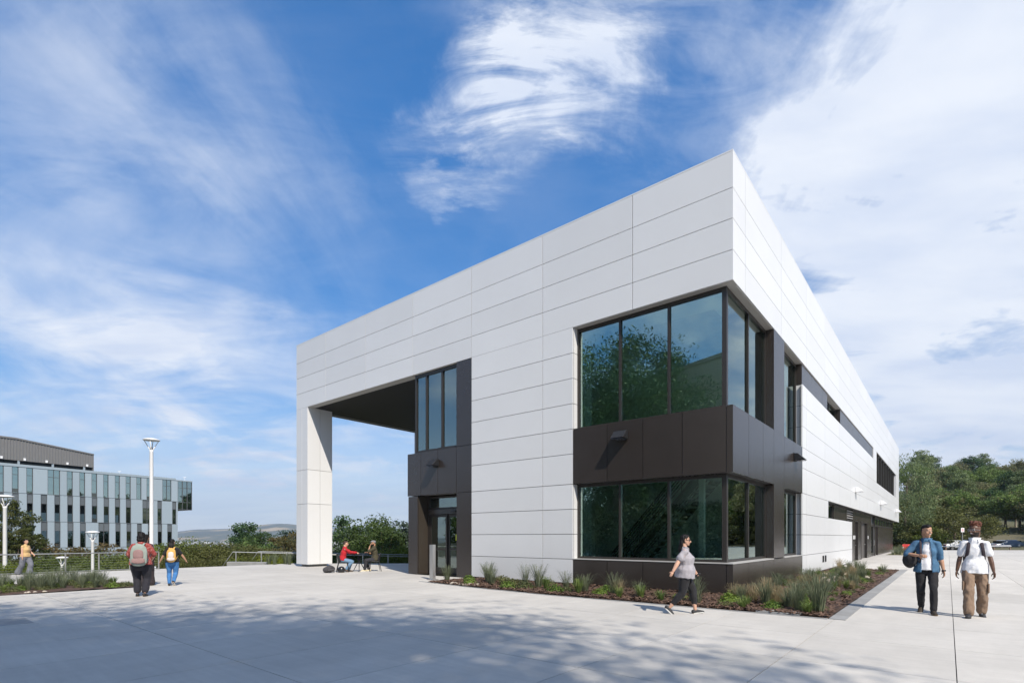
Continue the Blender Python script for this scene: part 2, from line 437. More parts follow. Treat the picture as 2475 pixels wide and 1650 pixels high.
# fill between the curved bed edge and the slab grid, in the same concrete
ploc('apron', M_CONC, [(4,-2.894),(9.384,-2.894),(9.384,-2.2),(7,-2.6),(4,-2.85)], -.3, -.001, 'sliver of pale concrete along the tapering end of the planting bed')
ploc('apron', M_CONC, [(0,16.4),(-2.62,16.4),(-2.62,16.9),(-2.7,63),(0,63)], -.3, -.004, 'pale concrete apron in front of the service doors')
def pavers():
    k = bpy.data.objects.new('kerb', None); COL.objects.link(k); k.location = CU; k.rotation_euler = (0,0,BROT)
    tag(k, 'flush strip of grey kerb pavers along the planting bed', kind='structure')
    v = -2.9; i = 0; rng = random.Random(5)
    m2 = mat('kerb_paver', (.27,.27,.265), .85, var=.12, vscale=8, rnd=.10)
    while v < 16.4:
        bx('paver', m2, k, 2.63, 2.90, v+.005, v+.595, -.2, .012+rng.uniform(-.002,.002)); v += .6; i += 1
    u = -2.62
    while u < 9.4:
        b = lambda uu: (-2.88 if uu < 4 else -2.86+(uu-4)*.08 if uu < 7 else -2.62+(uu-7)*.165)
        p = [(-u-.6+.004, b(u+.6)-.10), (-u-.004, b(u)-.10), (-u-.004, b(u)), (-u-.6+.004, b(u+.6))]
        MB().prism(p, -.2, .008+rng.uniform(-.002,.002)).build('paver', m2, k); u += .6
pavers()
# ------------------------------------------------------------------ the white building
B = thing('campus_building', 'white panelled two storey building with dark bronze corner windows and portico', 'building', CU, BROT)
G = .009                                            # half joint
ZL = [.06,.84,1.65,2.46,3.27,4.25,5.06,5.88,6.70,7.52,8.35,9.14,9.97,10.78,11.75]
TOP = 11.75; VEND = 61.2; T = .05
def L_(u0, u1): return -u1, -u0
def lpanel(m, par, u0, u1, z0, z1, y0=0.0, t=T, name='panel', g=G):
    return bx(name, m, par, -u1+g, -u0-g, y0, y0+t, z0+g, z1-g)
def rpanel(m, par, v0, v1, z0, z1, x0=0.0, t=T, name='panel', g=G):
    return bx(name, m, par, x0-t, x0, v0+g, v1-g, z0+g, z1-g)
def wallpart(name, m, boxes, label=None):
    mb = MB()
    for b in boxes: mb.box(*b)
    o = mb.build(name, m, B)
    if label: o['label'] = label
    return o
# fascia ring
UB = [0,2.89,6.21,9.55,12.96,16.31,19.65,22.5]
fas = wallpart('fascia', M_BACK, [(-22.47,-.02,.035,.40,8.36,11.70),(-.40,-.035,.40,VEND-.04,8.36,11.70),(-22.47,-22.1,.42,9.6,8.36,11.70)])
for i in range(len(UB)-1):
    for z0, z1 in zip(ZL[10:14], ZL[11:15]):
        g0 = 0 if i == 0 else G
        bx('panel', M_WHITE, fas, -UB[i+1]+(G if i < 6 else 0), -UB[i]-g0, 0, T, z0+(G if z0 > 8.4 else 0), z1-G)
VB = [T+.0006,1.11]+[1.11+4.14*k for k in range(1, 15)]; VB = [v for v in VB if v < VEND-1]+[VEND]
for i in range(len(VB)-1):
    for z0, z1 in zip(ZL[10:14], ZL[11:15]):
        bx('panel', M_WHITE, fas, -T, 0, VB[i]+(G if i else 0), VB[i+1]-G, z0+(G if z0 > 8.4 else 0), z1-G)
for a, b in ((T+.001,4.9),(4.9,9.6)):
    for z0, z1 in zip(ZL[10:14], ZL[11:15]): bx('panel', M_WHITE, fas, -22.5, -22.45, a+G, b-G, z0, z1-G)
# coping and roof
wallpart('coping', M_WHITE, [(-22.5,.0,0,.42,11.752,11.79),(-.42,0,.421,VEND,11.752,11.788),(-22.5,-22.08,.421,9.6,11.752,11.788)])
wallpart('roof', mat('roof_membrane', (.5,.5,.49), .8, var=.1), [(-12.9,-.41,5.6,VEND-.1,11.1,11.3),(-12.9,-.41,.41,1.2,11.1,11.3),(-12.9,-5.0,1.2,5.6,11.1,11.3),(-.9,-.41,1.2,5.6,11.1,11.3),(-22.09,-12.91,.41,9.55,11.1,11.3)])
# soffits: white trim round the recessed windows, dark ceiling over the portico
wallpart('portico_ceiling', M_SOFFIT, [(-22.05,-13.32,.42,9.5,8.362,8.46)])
wallpart('soffit_trim', M_SOFWHITE, [(-21.38,-13.0,.051,.41,8.342,8.358),(-22.1,-22.06,1.46,9.5,8.342,8.36)])
for bb_ in [(-5.0,-.002,.052,.40,8.336,8.356),(-.40,-.052,.402,4.28,8.338,8.357),(-.40,-.052,5.72,8.86,8.338,8.357),(-12.9,-9.56,.052,.2,8.336,8.356)]: wallpart('window_soffit', M_SOFWHITE, [bb_])
# white wall between the corner window and the entrance
ww = wallpart('white_wall', M_BACK, [(-9.53,-5.02,.04,.36,.10,8.34)])
for u0, u1 in ((5.0,6.21),(6.21,9.55)):
    for z0, z1 in zip(ZL[:10], ZL[1:11]): lpanel(M_WHITE, ww, u0+(0 if u0 == 5.0 else 0), u1, z0, z1)
for z0, z1 in zip(ZL[:10], ZL[1:11]):                # reveal beside the corner window
    if not (3.2 < z0 < 5.0 or z0 < .8): bx('panel', M_WHITE, ww, -5.0, -4.985, T+.004, .36, z0+G, z1-G)
# dark band and base wrapping the corner
DU = [0,.17,1.37,2.56,3.75,4.993]; DV = [.0006,1.43,2.95,4.25,5.68,7.13,8.62]
def dark_ring(nm, z0, z1):
    o = wallpart(nm, M_BACK, [(-4.98,-.035,.035,.30,z0+.01,z1-.01),(-.30,-.035,.30,8.60,z0+.01,z1-.01)])
    for a, b in zip(DU[:-1], DU[1:]): bx('panel', M_DARK, o, -b+G, -a-(G if a else 0), 0, T, z0, z1)
    for i, (a, b) in enumerate(zip(DV[:-1], DV[1:])): bx('panel', M_DARK, o, -T, 0, (T+.0006 if i == 0 else a+G), b-G, z0, z1)
    return o
dark_ring('spandrel_band', 3.275, 5.055)
dark_ring('base_band', .05, .835)
wallpart('sill', M_SOFWHITE, [(-4.985,.012,-.012,.30,.838,.862),(-.30,.012,.302,4.24,.838,.862),(-.30,.010,5.69,8.6,.838,.861)])
wallpart('plinth', M_KERB, [(-9.6,-.12,.10,.34,-.3,.05),(-.34,-.12,.342,22.5,-.3,.055)])
# dark pilaster between the two windows of the long side
pil = wallpart('pilaster', M_BACK, [(-.34,-.04,4.27,5.66,.86,3.27),(-.34,-.04,4.27,5.66,5.06,8.335)])
for z0, z1 in ((.866,3.272),(5.06,8.335)):
    bx('panel', M_DARK, pil, -T, 0, 4.26, 5.67, z0, z1)
    bx('panel', M_DARK, pil, -.36, -T-.004, 4.245, 4.259, z0, z1); bx('panel', M_DARK, pil, -.36, -T-.004, 5.671, 5.686, z0, z1)
# windows -------------------------------------------------------------------
def win_l(name, u0, u1, z0, z1, y, cuts, fw=.07, gm=M_GLASS, end0=True, end1=True, trans=()):
    """window in a left-hand wall plane: frame, mullions, one pane per bay"""
    w = bpy.data.objects.new(name, None); link(w, B)
    mb = MB(); mb.box(-u1,-u0,y,y+.12,z0,z0+fw); mb.box(-u1,-u0,y+.0005,y+.1205,z1-fw*1.4,z1)
    if end1: mb.box(-u1,-u1+fw,y-.001,y+.119,z0+fw,z1-fw*1.4)
    if end0: mb.box(-u0-fw,-u0,y-.001,y+.119,z0+fw,z1-fw*1.4)
    mb.build('frame', M_FRAME, w)
    for c in cuts: bx('mullion', M_FRAME, w, -c-fw*.5, -c+fw*.5, y-.004, y+.13, z0+fw, z1-fw*1.4)
    es = [u0+(fw if end0 else 0)]+list(cuts)+[u1-(fw if end1 else 0)]
    for i, (a, b) in enumerate(zip(es[:-1], es[1:])):
        a2 = a+(fw*.5 if i > 0 else 0); b2 = b-(fw*.5 if i < len(es)-2 else 0)
        bx('pane', gm, w, -b2, -a2, y+.05, y+.062, z0+fw, z1-fw*1.4)
    return w
def win_r(name, v0, v1, z0, z1, x, cuts, fw=.07, gm=M_GLASS, end0=True, end1=True):
    w = bpy.data.objects.new(name, None); link(w, B)
    mb = MB(); mb.box(x-.12,x,v0,v1,z0,z0+fw); mb.box(x-.1205,x-.0005,v0,v1,z1-fw*1.4,z1)
    if end0: mb.box(x-.119,x+.001,v0,v0+fw,z0+fw,z1-fw*1.4)
    if end1: mb.box(x-.119,x+.001,v1-fw,v1,z0+fw,z1-fw*1.4)
    mb.build('frame', M_FRAME, w)
    for c in cuts: bx('mullion', M_FRAME, w, x-.13, x+.004, c-fw*.5, c+fw*.5, z0+fw, z1-fw*1.4)
    es = [v0+(fw if end0 else 0)]+list(cuts)+[v1-(fw if end1 else 0)]
    for i, (a, b) in enumerate(zip(es[:-1], es[1:])):
        a2 = a+(fw*.5 if i > 0 else 0); b2 = b-(fw*.5 if i < len(es)-2 else 0)
        bx('pane', gm, w, x-.062, x-.05, a2, b2, z0+fw, z1-fw*1.4)
    return w
for z0, z1 in ((5.057,8.335),(.863,3.272)):
    win_l('corner_window', .30, 4.984, z0, z1, .24, (1.87,3.44), end0=False)
    win_r('corner_window', .30, 4.243, z0, z1, -.24, (2.28,), end0=False)
    bx('corner_post', M_FRAME, B, -.36, -.235, .235, .36, z0, z1)
    win_r('side_window', 5.69, 8.72, z0, z1, -.24, (), end0=True)
# jamb beside the narrow side windows
jb = wallpart('jamb', M_BACK, [(-.36,-.06,8.745,8.86,.86,8.33)])
for z0, z1 in zip(ZL[1:10], ZL[2:11]):
    if not 3.2 < z0 < 5.0: bx('panel', M_WHITE if z0 < 7.4 else M_DARK, jb, -.36, -T-.002, 8.725, 8.74, z0+G, z1-G)
# long white wall ---------------------------------------------------------------
VW = [8.63]+[9.39+4.14*k for k in range(0, 13)]; VW = [v for v in VW if v < VEND-1]+[VEND]
lw = wallpart('long_wall', M_BACK, [(-.34,-.04,8.9,VEND-.03,3.29,5.85),(-.34,-.04,8.9,14.4,.07,3.28),(-.34,-.04,14.4,22.48,.07,2.45),(-.34,-.04,8.9,36.3,5.86,7.51),(-.34,-.04,57.2,VEND-.03,5.86,8.34),(-.34,-.04,34.3,36.3,7.52,8.34)])
def seg(vs, lo, hi): return [lo]+[v for v in vs if lo+.2 < v < hi-.2]+[hi]
def strip(z0, z1, lo, hi):
    s = seg(VW, lo, hi)
    for a, b in zip(s[:-1], s[1:]): rpanel(M_WHITE, lw, a, b, z0, z1)
for z0, z1 in zip(ZL[:4], ZL[1:5]):
    strip(z0, z1, 8.63, 14.42 if z0 > 2.4 else 22.5)
strip(3.27,4.25,8.63,VEND); strip(4.25,5.06,8.63,VEND); strip(5.06,5.88,8.63,VEND)
for z0, z1 in ((5.88,6.70),(6.70,7.52)): strip(z0, z1, 8.63, 36.4); strip(z0, z1, 57.0, VEND)
strip(7.52,8.35,34.1,36.4); strip(7.52,8.35,57.0,VEND)
for z0, z1 in zip(ZL[:4], ZL[1:5]):                     # reveals at the end of the low wall
    if z1 < 2.5: bx('panel', M_WHITE, lw, -.34, -.052, 22.485, 22.5, z0+G, z1-G)
bx('panel', M_WHITE, lw, -.40, -T, 14.405, 14.42, 2.47, 3.26)
bx('panel', M_WHITE, lw, -.40, -T-.001, 57.0, 57.02, 5.89, 8.34)
# dark ribbon with a small window
rb = wallpart('ribbon_band', M_BACK, [(-.34,-.1,8.9,14.3,7.53,8.33),(-.34,-.1,18.4,34.1,7.53,8.33)])
for a, b in ((8.76,13.2),(13.2,14.4),(18.3,21.5),(21.5,25.7),(25.7,29.8),(29.8,34.1)): rpanel(M_DARK, rb, a, b, 7.52, 8.345, -.045)
bx('panel', M_DARK, rb, -.40, -.1, 18.28, 18.3, 7.53, 8.34); bx('panel', M_DARK, rb, -.40, -.1, 14.4, 14.42, 7.53, 8.34)
win_r('ribbon_window', 14.44, 18.27, 7.53, 8.34, -.26, (16.3,), fw=.06)
wallpart('window_soffit', M_SOFWHITE, [(-.30,-.06,14.44,18.27,8.343,8.358)])
# large window near the far end
win_r('ribbon_window', 36.42, 56.98, 5.89, 8.345, -.26, [36.42+20.56*k/9 for k in range(1, 9)], fw=.14)
for k in range(1, 9): bx('fin', M_FRAME, B, -.255, -.06, 36.42+20.56*k/9-.07, 36.42+20.56*k/9+.07, 5.9, 8.33)
# recessed dark wall with the service doors
dw = wallpart('service_wall', M_BACK, [(-.66,-.50,14.3,57.0,.0,3.28)])
X2 = -.30
def dpan(v0, v1, z0, z1, name='panel'): return rpanel(M_DARK, dw, v0, v1, z0, z1, X2, .06, name)
dpan(18.02,22.3,2.47,3.27); bx('panel', M_DARK, dw, -.62, X2-.061, 18.0, 18.018, 2.47, 3.27)
win_r('low_window', 14.44, 17.98, 2.475, 3.265, -.34, (16.2,), fw=.06)
dpan(22.3,22.75,0,3.27)
DOORS = [(22.77,24.85),(26.35,27.75),(29.5,33.0)]
prev = 22.75
for i, (a, b) in enumerate(DOORS):
    if a-prev > .1: dpan(prev, a, 0, 2.62)
    prev = b
dpan(33.0,35.8,0,2.62)
for a, b in ((22.77,25.4),(25.4,29.5),(29.5,35.8)): 
    if a > 23: dpan(a, b, 2.62, 3.27)
def service_door(v0, v1, louv=False):
    d = bpy.data.objects.new('service_door', None); link(d, B)
    m = mat('door_paint', (.085,.077,.070), .42, var=.05, rnd=.06)
    bx('leaf', m, d, X2-.20, X2-.15, v0+.06, v1-.06, .02, 2.56)
    mb = MB(); mb.box(X2-.21,X2+.02,v0,v0+.06,0,2.62); mb.box(X2-.21,X2+.02,v1-.06,v1,0,2.62); mb.box(X2-.21,X2+.021,v0+.06,v1-.06,2.56,2.62)
    mb.build('frame', M_FRAME, d)
    h = MB().tube([(X2-.13,v1-.35,1.02),(X2-.07,v1-.35,1.02),(X2-.07,v1-.6,1.02)], .018, 6); h.lathe([(.04,0),(.04,.02)], 10, (X2-.15,v1-.35,1.0)); h.build('handle', M_STEEL, d)
    return d
for a, b in DOORS: service_door(a, b)
# louvre over the first door
lv = bpy.data.objects.new('louvre', None); link(lv, B)
bx('backing', M_BLACK, lv, X2-.2, X2-.12, 22.8, 25.35, 2.66, 3.25)
for k in range(4):
    z = 2.70+k*.145
    MB().prism([(X2-.12,22.8),(X2,22.8),(X2,25.35),(X2-.12,25.35)], z, z+.05).build('slat', mat('louvre_slat', (.35,.34,.33), .4), lv)
for v in (25.55, 26.1, 33.5):
    p = bx('door_sign', mat('white_sign', (.78,.78,.77), .5), B, X2, X2+.012, v, v+.26, 1.42, 1.66)
# glazed door and clerestory
gd = bpy.data.objects.new('glass_door', None); link(gd, B)
mb = MB(); mb.box(X2-.2,X2-.08,35.85,36.4,0,2.62); mb.box(X2-.2,X2-.08,38.2,38.7,0,2.62); mb.box(X2-.2,X2-.081,36.4,38.2,2.42,2.62); mb.box(X2-.2,X2-.081,36.4,38.2,0,.28); mb.build('frame', M_FRAME, gd)
bx('pane', M_GLASS2, gd, X2-.15, X2-.135, 36.4, 38.2, .28, 2.42)
MB().tube([(X2-.06,38.3,.9),(X2-.03,38.3,.9),(X2-.03,38.3,1.3),(X2-.06,38.3,1.3)], .02, 6).build('handle', M_STEEL, gd)
win_r('clerestory_window', 38.75, 57.0, 2.45, 3.265, X2-.02, [38.75+18.25*k/8 for k in range(1, 8)], fw=.13)
for k in range(4): dpan(41.0+k*4.0, 45.0+k*4.0, 0.0, 2.44)
bx('panel', M_DARK, dw, X2-.3, X2-.061, 40.98, 41.0, 0, 2.44); dpan(38.72, 39.2, 0, 2.44)
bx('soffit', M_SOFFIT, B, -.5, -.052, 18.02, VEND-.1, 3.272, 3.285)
wallpart('end_wall', M_DARK, [(-12.9,-.06,VEND-.05,VEND-.001,3.3,8.3),(-12.9,-.3,57.0,57.04,0,3.26)])
# hose bibs in the low white wall
for v in (12.9, 13.5): bx('wall_hydrant', M_BLACK, B, -.01, .05, v, v+.14, .42, .72, bevel=.02)
# entrance bay -------------------------------------------------------------------
eb = wallpart('entrance_bay', M_BACK, [(-10.33,-9.58,.04,.30,.02,8.33),(-13.27,-10.37,.04,.5,3.29,5.04),(-13.22,-12.68,.04,.5,.02,3.24)])
for z0, z1 in ((.02,3.27),(3.27,5.06),(5.06,8.345)): lpanel(M_DARK, eb, 9.555, 10.36, z0, z1)
for a, b in ((10.36,11.42),(11.42,12.45),(12.45,13.30)): lpanel(M_DARK, eb, a, b, 3.27, 5.055)
lpanel(M_DARK, eb, 12.65, 13.25, .02, 3.262)
bx('reveal', mat('bronze_reveal_lit', (.055,.044,.034), .5, metal=.3, var=.06), eb, -12.66, -12.645, T+.003, .62, .02, 3.26)  # bronze made lighter and browner, its lit look put into the colour
win_l('entrance_window', 10.37, 12.92, 5.062, 8.335, .10, (11.28,12.22), fw=.09)
win_r_side = MB().box(-12.92,-12.90,.23,6.0,5.08,8.33).build('side_glazing', M_GLASS, B)
wallpart('portico_wall', M_DARK, [(-13.28,-13.2,.5,9.5,0,5.05),(-12.99,-12.93,6.0,9.5,5.07,8.34)])
wallpart('ledge', M_DARK, [(-13.28,-10.37,.056,.5,5.045,5.058)])
ed = bpy.data.objects.new('entrance_door', None); link(ed, B)
y = .55
mb = MB(); mb.box(-12.64,-12.52,y,y+.14,0,3.25); mb.box(-10.40,-10.3,y,y+.14,0,3.25); mb.box(-12.52,-10.40,y+.001,y+.139,3.17,3.25); mb.box(-12.52,-10.40,y+.001,y+.139,2.70,2.78); mb.build('frame', M_FRAME, ed)
bx('header', M_DARK, ed, -12.52, -10.40, y-.06, y+.12, 2.50, 2.699)
bx('pane', M_GLASS2, ed, -12.52, -10.40, y+.06, y+.07, 2.78, 3.17)
s_ = MB().box(-11.1,-10.85,y-.12,y-.062,2.56,2.63); s_.build('sensor', M_BLACK, ed)
for a, b, dy in ((11.46,12.50,.0),(10.42,11.44,.05)):
    lf = bpy.data.objects.new('leaf', None); link(lf, ed)
    yy = y+dy
    mb = MB(); mb.box(-b,-b+.09,yy,yy+.05,.02,2.49); mb.box(-a-.09,-a,yy,yy+.05,.02,2.49); mb.box(-b+.09,-a-.09,yy+.001,yy+.049,2.38,2.49); mb.box(-b+.09,-a-.09,yy+.001,yy+.049,.02,.30); mb.box(-b+.09,-a-.09,yy-.004,yy+.054,1.02,1.10)
    mb.build('leaf_frame', M_FRAME, lf)
    bx('pane', M_GLASS2, lf, -b+.09, -a-.09, yy+.02, yy+.03, 1.10, 2.38); bx('pane', M_GLASS2, lf, -b+.09, -a-.09, yy+.0205, yy+.0305, .30, 1.02)
bx('door_sticker', mat('yellow_sticker', (.55,.60,.03), .5), ed, -11.02, -10.84, y+.055, y+.062, 1.42, 1.66)
# portico columns --------------------------------------------------------------------
def column(v0, v1):
    c = wallpart('portico_column', M_BACK, [(-22.46,-21.42,v0+.04,v1-.04,.12,8.34)])
    for z0, z1 in ((.12,3.3),(3.3,5.08),(5.08,8.35)):
        for a, b in ((21.38,21.95),(21.95,22.5)):
            bx('panel', M_WHITE, c, -b+(G if a < 21.9 else 0), -a-(G if a > 21.9 else 0), v0, v0+.04, z0+G, z1-G)
            bx('panel', M_WHITE, c, -b+(G if a < 21.9 else 0), -a-(G if a > 21.9 else 0), v1-.04, v1, z0+G, z1-G)
        vm_ = (v0+v1)/2
        for a, b in ((v0+.0405,vm_),(vm_,v1-.0405)):
            bx('panel', M_WHITE, c, -21.42, -21.38, a+(G if a == vm_ else 0), b-(G if b == vm_ else 0), z0+G, z1-G)
            bx('panel', M_WHITE, c, -22.5, -22.46, a+(G if a == vm_ else 0), b-(G if b == vm_ else 0), z0+G, z1-G)
    bx('column_foot', M_KERB, c, -22.3, -21.58, v0+.2, v1-.2, -.1, .13)
column(0.0, 1.43); column(8.1, 9.5)
# inside: floors, back walls, stair ------------------------------------------------------
wallpart('interior_floor', M_INTF, [(-9.5,-.45,.5,9.0,-.1,.02),(-12.6,-9.51,.9,9.0,-.1,.019)])
wallpart('upper_floor', M_INT, [(-4.9,-.40,5.2,9.0,4.0,4.6),(-12.8,-5.2,.5,9.0,4.0,4.6)])
wallpart('interior_wall', M_INT, [(-12.9,-.45,9.0,9.2,.02,8.3),(-9.6,-9.5,.5,9.0,.02,4.0),(-5.15,-5.02,.42,1.2,0.02,8.3),(-12.9,-.3,8.9,9.0,8.3,8.34)])
wallpart('interior_ceiling', M_INT, [(-12.85,-.45,5.6,8.98,8.20,8.33),(-12.85,-.45,.45,1.2,8.20,8.33),(-12.85,-5.0,1.2,5.6,8.20,8.33),(-.9,-.45,1.2,5.6,8.20,8.33)])
sk_ = bpy.data.objects.new('skylight', None); link(sk_, B)
bx('pane', glass('skylight_glass', (.9,.95,.93), f0=.1), sk_, -5.0, -.9, 1.2, 5.6, 11.31, 11.33)
for k in range(6): bx('bar', M_WPAINT, sk_, -5.0+.8*k, -4.94+.8*k, 1.2, 5.6, 11.2, 11.3)
for k in range(5): bx('bar', M_WPAINT, sk_, -5.0, -.9, 1.2+1.0*k, 1.26+1.0*k, 11.15, 11.195)
wallpart('service_core', M_INT, [(-12.9,-.7,9.4,VEND-.2,0,8.3)])
st = bpy.data.objects.new('staircase', None); link(st, B)
n = 20
mS = mat('stair_steel', (.02,.024,.024), .5); mT = mat('stair_tread', (.20,.21,.20), .7)
for k in range(n):
    x = -4.7+3.9*k/n; bx('tread', mT, st, x, x+.30, 2.2, 3.7, .06+4.5*k/n, .12+4.5*k/n)
for y in (2.16, 3.72):
    MB().tube([(-4.75,y,.0),(-.75,y,4.5)], (.03,.2), 4).build('stringer', mS, st)
    hr = MB().tube([(-4.75,y,1.0),(-.75,y,5.5)], .03, 6)
    for k in range(1, 6): hr.tube([(-4.75,y,.25+.13*k),(-.75,y,4.75+.13*k)], .02, 4)
    for k in range(9): hr.tube([(-4.7+.49*k,y,.1+.55*k),(-4.7+.49*k,y,1.0+.555*k)], .016, 4)
    hr.build('handrail', mS, st)
bx('wall_column', M_INT, B, -1.35, -1.2, 1.2, 1.35, .02, 3.9)
# ------------------------------------------------------------------ vegetation
def leaf_mat(name, c1, c2, trans=.28):
    """leaf colour varies from leaf to leaf and from plant to plant"""
    if name in MATS: return MATS[name]
    m = bpy.data.materials.new(name); m.use_nodes = True; MATS[name] = m
    nt = m.node_tree; N = nt.nodes.new; L = nt.links.new; b = nt.nodes['Principled BSDF']
    b.inputs['Roughness'].default_value = .55; b.inputs['Specular IOR Level'].default_value = .25
    at_ = N('ShaderNodeAttribute'); at_.attribute_name = 'leafv'
    oi = N('ShaderNodeObjectInfo')
    ad = N('ShaderNodeMath'); ad.operation = 'MULTIPLY_ADD'; L(oi.outputs['Random'], ad.inputs[0]); ad.inputs[1].default_value = .6; L(at_.outputs['Fac'], ad.inputs[2])
    mr = N('ShaderNodeMapRange'); L(ad.outputs[0], mr.inputs[0]); mr.inputs[1].default_value = 0; mr.inputs[2].default_value = 1.5
    mx = N('ShaderNodeMix'); mx.data_type = 'RGBA'; mx.inputs['A'].default_value = (*c1,1); mx.inputs['B'].default_value = (*c2,1)
    L(mr.outputs[0], mx.inputs['Factor']); L(mx.outputs['Result'], b.inputs['Base Color'])
    out = nt.nodes['Material Output']; tr = N('ShaderNodeBsdfTranslucent'); ms = N('ShaderNodeMixShader'); ms.inputs[0].default_value = trans
    L(mx.outputs['Result'], tr.inputs[0]); L(b.outputs[0], ms.inputs[1]); L(tr.outputs[0], ms.inputs[2]); L(ms.outputs[0], out.inputs[0])
    return m
def leaf_mesh(name, centers, sizes, vals, m, seed=0, up=.35, aspect=.55, dirs=None):
    """one small folded-out leaf quad per centre, as one mesh"""
    rng = np.random.default_rng(seed); n = len(centers)
    centers = np.asarray(centers, float); sizes = np.asarray(sizes, float).reshape(n,1)
    nrm = rng.normal(size=(n,3)); nrm[:,2] += up*2; nrm /= np.linalg.norm(nrm, axis=1, keepdims=True)
    a = rng.normal(size=(n,3)) if dirs is None else np.asarray(dirs, float)+rng.normal(size=(n,3))*.25
    a -= nrm*(a*nrm).sum(1, keepdims=True); a /= np.linalg.norm(a, axis=1, keepdims=True)+1e-9
    b = np.cross(nrm, a)
    p0 = centers-a*sizes*.5; p1 = centers+b*sizes*aspect*.5+nrm*sizes*.06; p2 = centers+a*sizes*.5; p3 = centers-b*sizes*aspect*.5+nrm*sizes*.06
    v = np.stack([p0,p1,p2,p3], 1).reshape(-1,3)
    me = bpy.data.meshes.new(name)
    me.vertices.add(4*n); me.vertices.foreach_set('co', v.ravel())
    me.loops.add(4*n); me.loops.foreach_set('vertex_index', np.arange(4*n, dtype=np.int32))
    me.polygons.add(n); me.polygons.foreach_set('loop_start', np.arange(0,4*n,4,dtype=np.int32)); me.polygons.foreach_set('loop_total', np.full(n,4,dtype=np.int32))
    me.update(calc_edges=True)
    at_ = me.attributes.new('leafv', 'FLOAT', 'FACE'); at_.data.foreach_set('value', np.asarray(vals, np.float32))
    me.materials.append(m); return me
BARK = mat('bark', (.10,.075,.055), .9, var=.3, vscale=3, bump=.6, bscale=12, stretch=(1,1,.25))
BARK2 = mat('pale_bark', (.30,.26,.21), .85, var=.3, vscale=2, stretch=(1,1,.2))
TREES = {}; NAT = {}
def crown_points(rng, n_cl, per, rx, ry, rz, zc, cr, shell=.55, squash=.7, shape=None):
    """clumps spread through the outer part of a crown; returns centres, values"""
    pts = []; vals = []; cls = []
    for k in range(n_cl):
        d = rng.normal(size=3); d /= np.linalg.norm(d); r = shell+(1-shell)*rng.random()**.6
        c = np.array([d[0]*rx*r, d[1]*ry*r, zc+d[2]*rz*r])
        if shape is not None:
            f = shape((c[2]-(zc-rz))/(2*rz)); c[0] *= f; c[1] *= f
        s = cr*(.6+.8*rng.random()); cls.append((c, s))
        q = rng.normal(size=(per,3)); q /= np.linalg.norm(q, axis=1, keepdims=True)
        q *= (rng.random((per,1))**.45)*s; q[:,2] *= squash
        pts.append(c+q); vals.append(np.clip(rng.random()*.55+rng.random(per)*.5, 0, 1))
    return np.concatenate(pts), np.concatenate(vals), cls
def trunk_mesh(name, rng, h, r, cls, zc, m=BARK, n_l=9, lean=0.0):
    mb = MB()
    top = Vector((lean*h, 0, h)); pts = [Vector((0,0,-1.0)), Vector((0,0,0)), Vector((lean*h*.3+.1*r, .2*r, h*.4)), top]
    mb.tube(pts, [r*1.25, r, r*.75, r*.25], 8)
    idx = rng.permutation(len(cls))[:n_l]
    for i in idx:
        c = Vector(cls[i][0]); t = .35+.5*rng.random(); s = pts[1].lerp(top, t)
        mid = s.lerp(c, .5)+Vector((0,0,abs(h)*.04))
        mb.tube([s, mid, c], [r*.42, r*.26, r*.08], 5)
    return mb.mesh(name, m, True)
def def_tree(kind, seed, h, rx, ry, rz, n_cl, per, cr, ls, lm, trunk_r, zc=None, shell=.5, shape=None, up=.35, aspect=.55, bark=BARK, n_l=9, squash=.7, lean=0.0, droop=False):
    rng = np.random.default_rng(seed)
    zc = h-rz if zc is None else zc
    p, v, cls = crown_points(rng, n_cl, per, rx, ry, rz, zc, cr, shell, squash, shape)
    p[:,0] += lean*p[:,2]
    sz = ls*(.6+.8*rng.random(len(p)))
    dirs = None
    if droop: dirs = np.tile(np.array([0,0,-1.0]), (len(p),1))
    me = leaf_mesh(kind+'_crown', p, sz, v, lm, seed, up, aspect, dirs)
    tm = trunk_mesh(kind+'_trunk', rng, zc+rz*.3, trunk_r, cls, zc, bark, n_l, lean)
    TREES[kind] = (me, tm); NAT[kind] = float(p[:,2].max())
def tree(kind, name, label, loc, scale=1.0, rz=0.0, group=None, cat='tree', sxy=None):
    me, tm = TREES[kind]
    o = thing(name, label, cat, loc, rz, group)
    s = (scale*(sxy or 1), scale*(sxy or 1), scale); o.scale = s
    for nm, d in (('crown', me), ('trunk', tm)):
        c = bpy.data.objects.new(nm, d); link(c, o)
    return o
LM_OAK = leaf_mat('oak_leaf', (0.0698,0.1198,0.0349), (0.2122,0.287,0.0749))
LM_EUC = leaf_mat('eucalyptus_leaf', (0.0785,0.1176,0.0575), (0.2486,0.3009,0.1255))
LM_DUSK = leaf_mat('dusty_leaf', (0.1019,0.1132,0.0565), (0.2941,0.2827,0.1244))
LM_PINE = leaf_mat('pine_needle', (0.0304,0.0641,0.027), (0.0759,0.1384,0.0439), .15)
LM_YEL = leaf_mat('yellow_green_leaf', (.075,.11,.014), (.21,.24,.025))
LM_HEDGE = leaf_mat('hedge_leaf', (0.042,0.0744,0.0168), (0.144,0.174,0.0336))
LM_OLIVE = leaf_mat('olive_leaf', (0.06,0.0696,0.0216), (0.15,0.156,0.0456))
LM_MAPLE = leaf_mat('maple_leaf', (.035,.062,.014), (.11,.105,.03))
LM_RED = leaf_mat('red_tinged_leaf', (.055,.075,.02), (.17,.115,.045))
LM_CON = leaf_mat('redwood_needle', (0.028,0.0672,0.028), (0.077,0.133,0.049), .15)
LM_CED = leaf_mat('cedar_needle', (0.035,0.063,0.049), (0.091,0.119,0.084), .15)
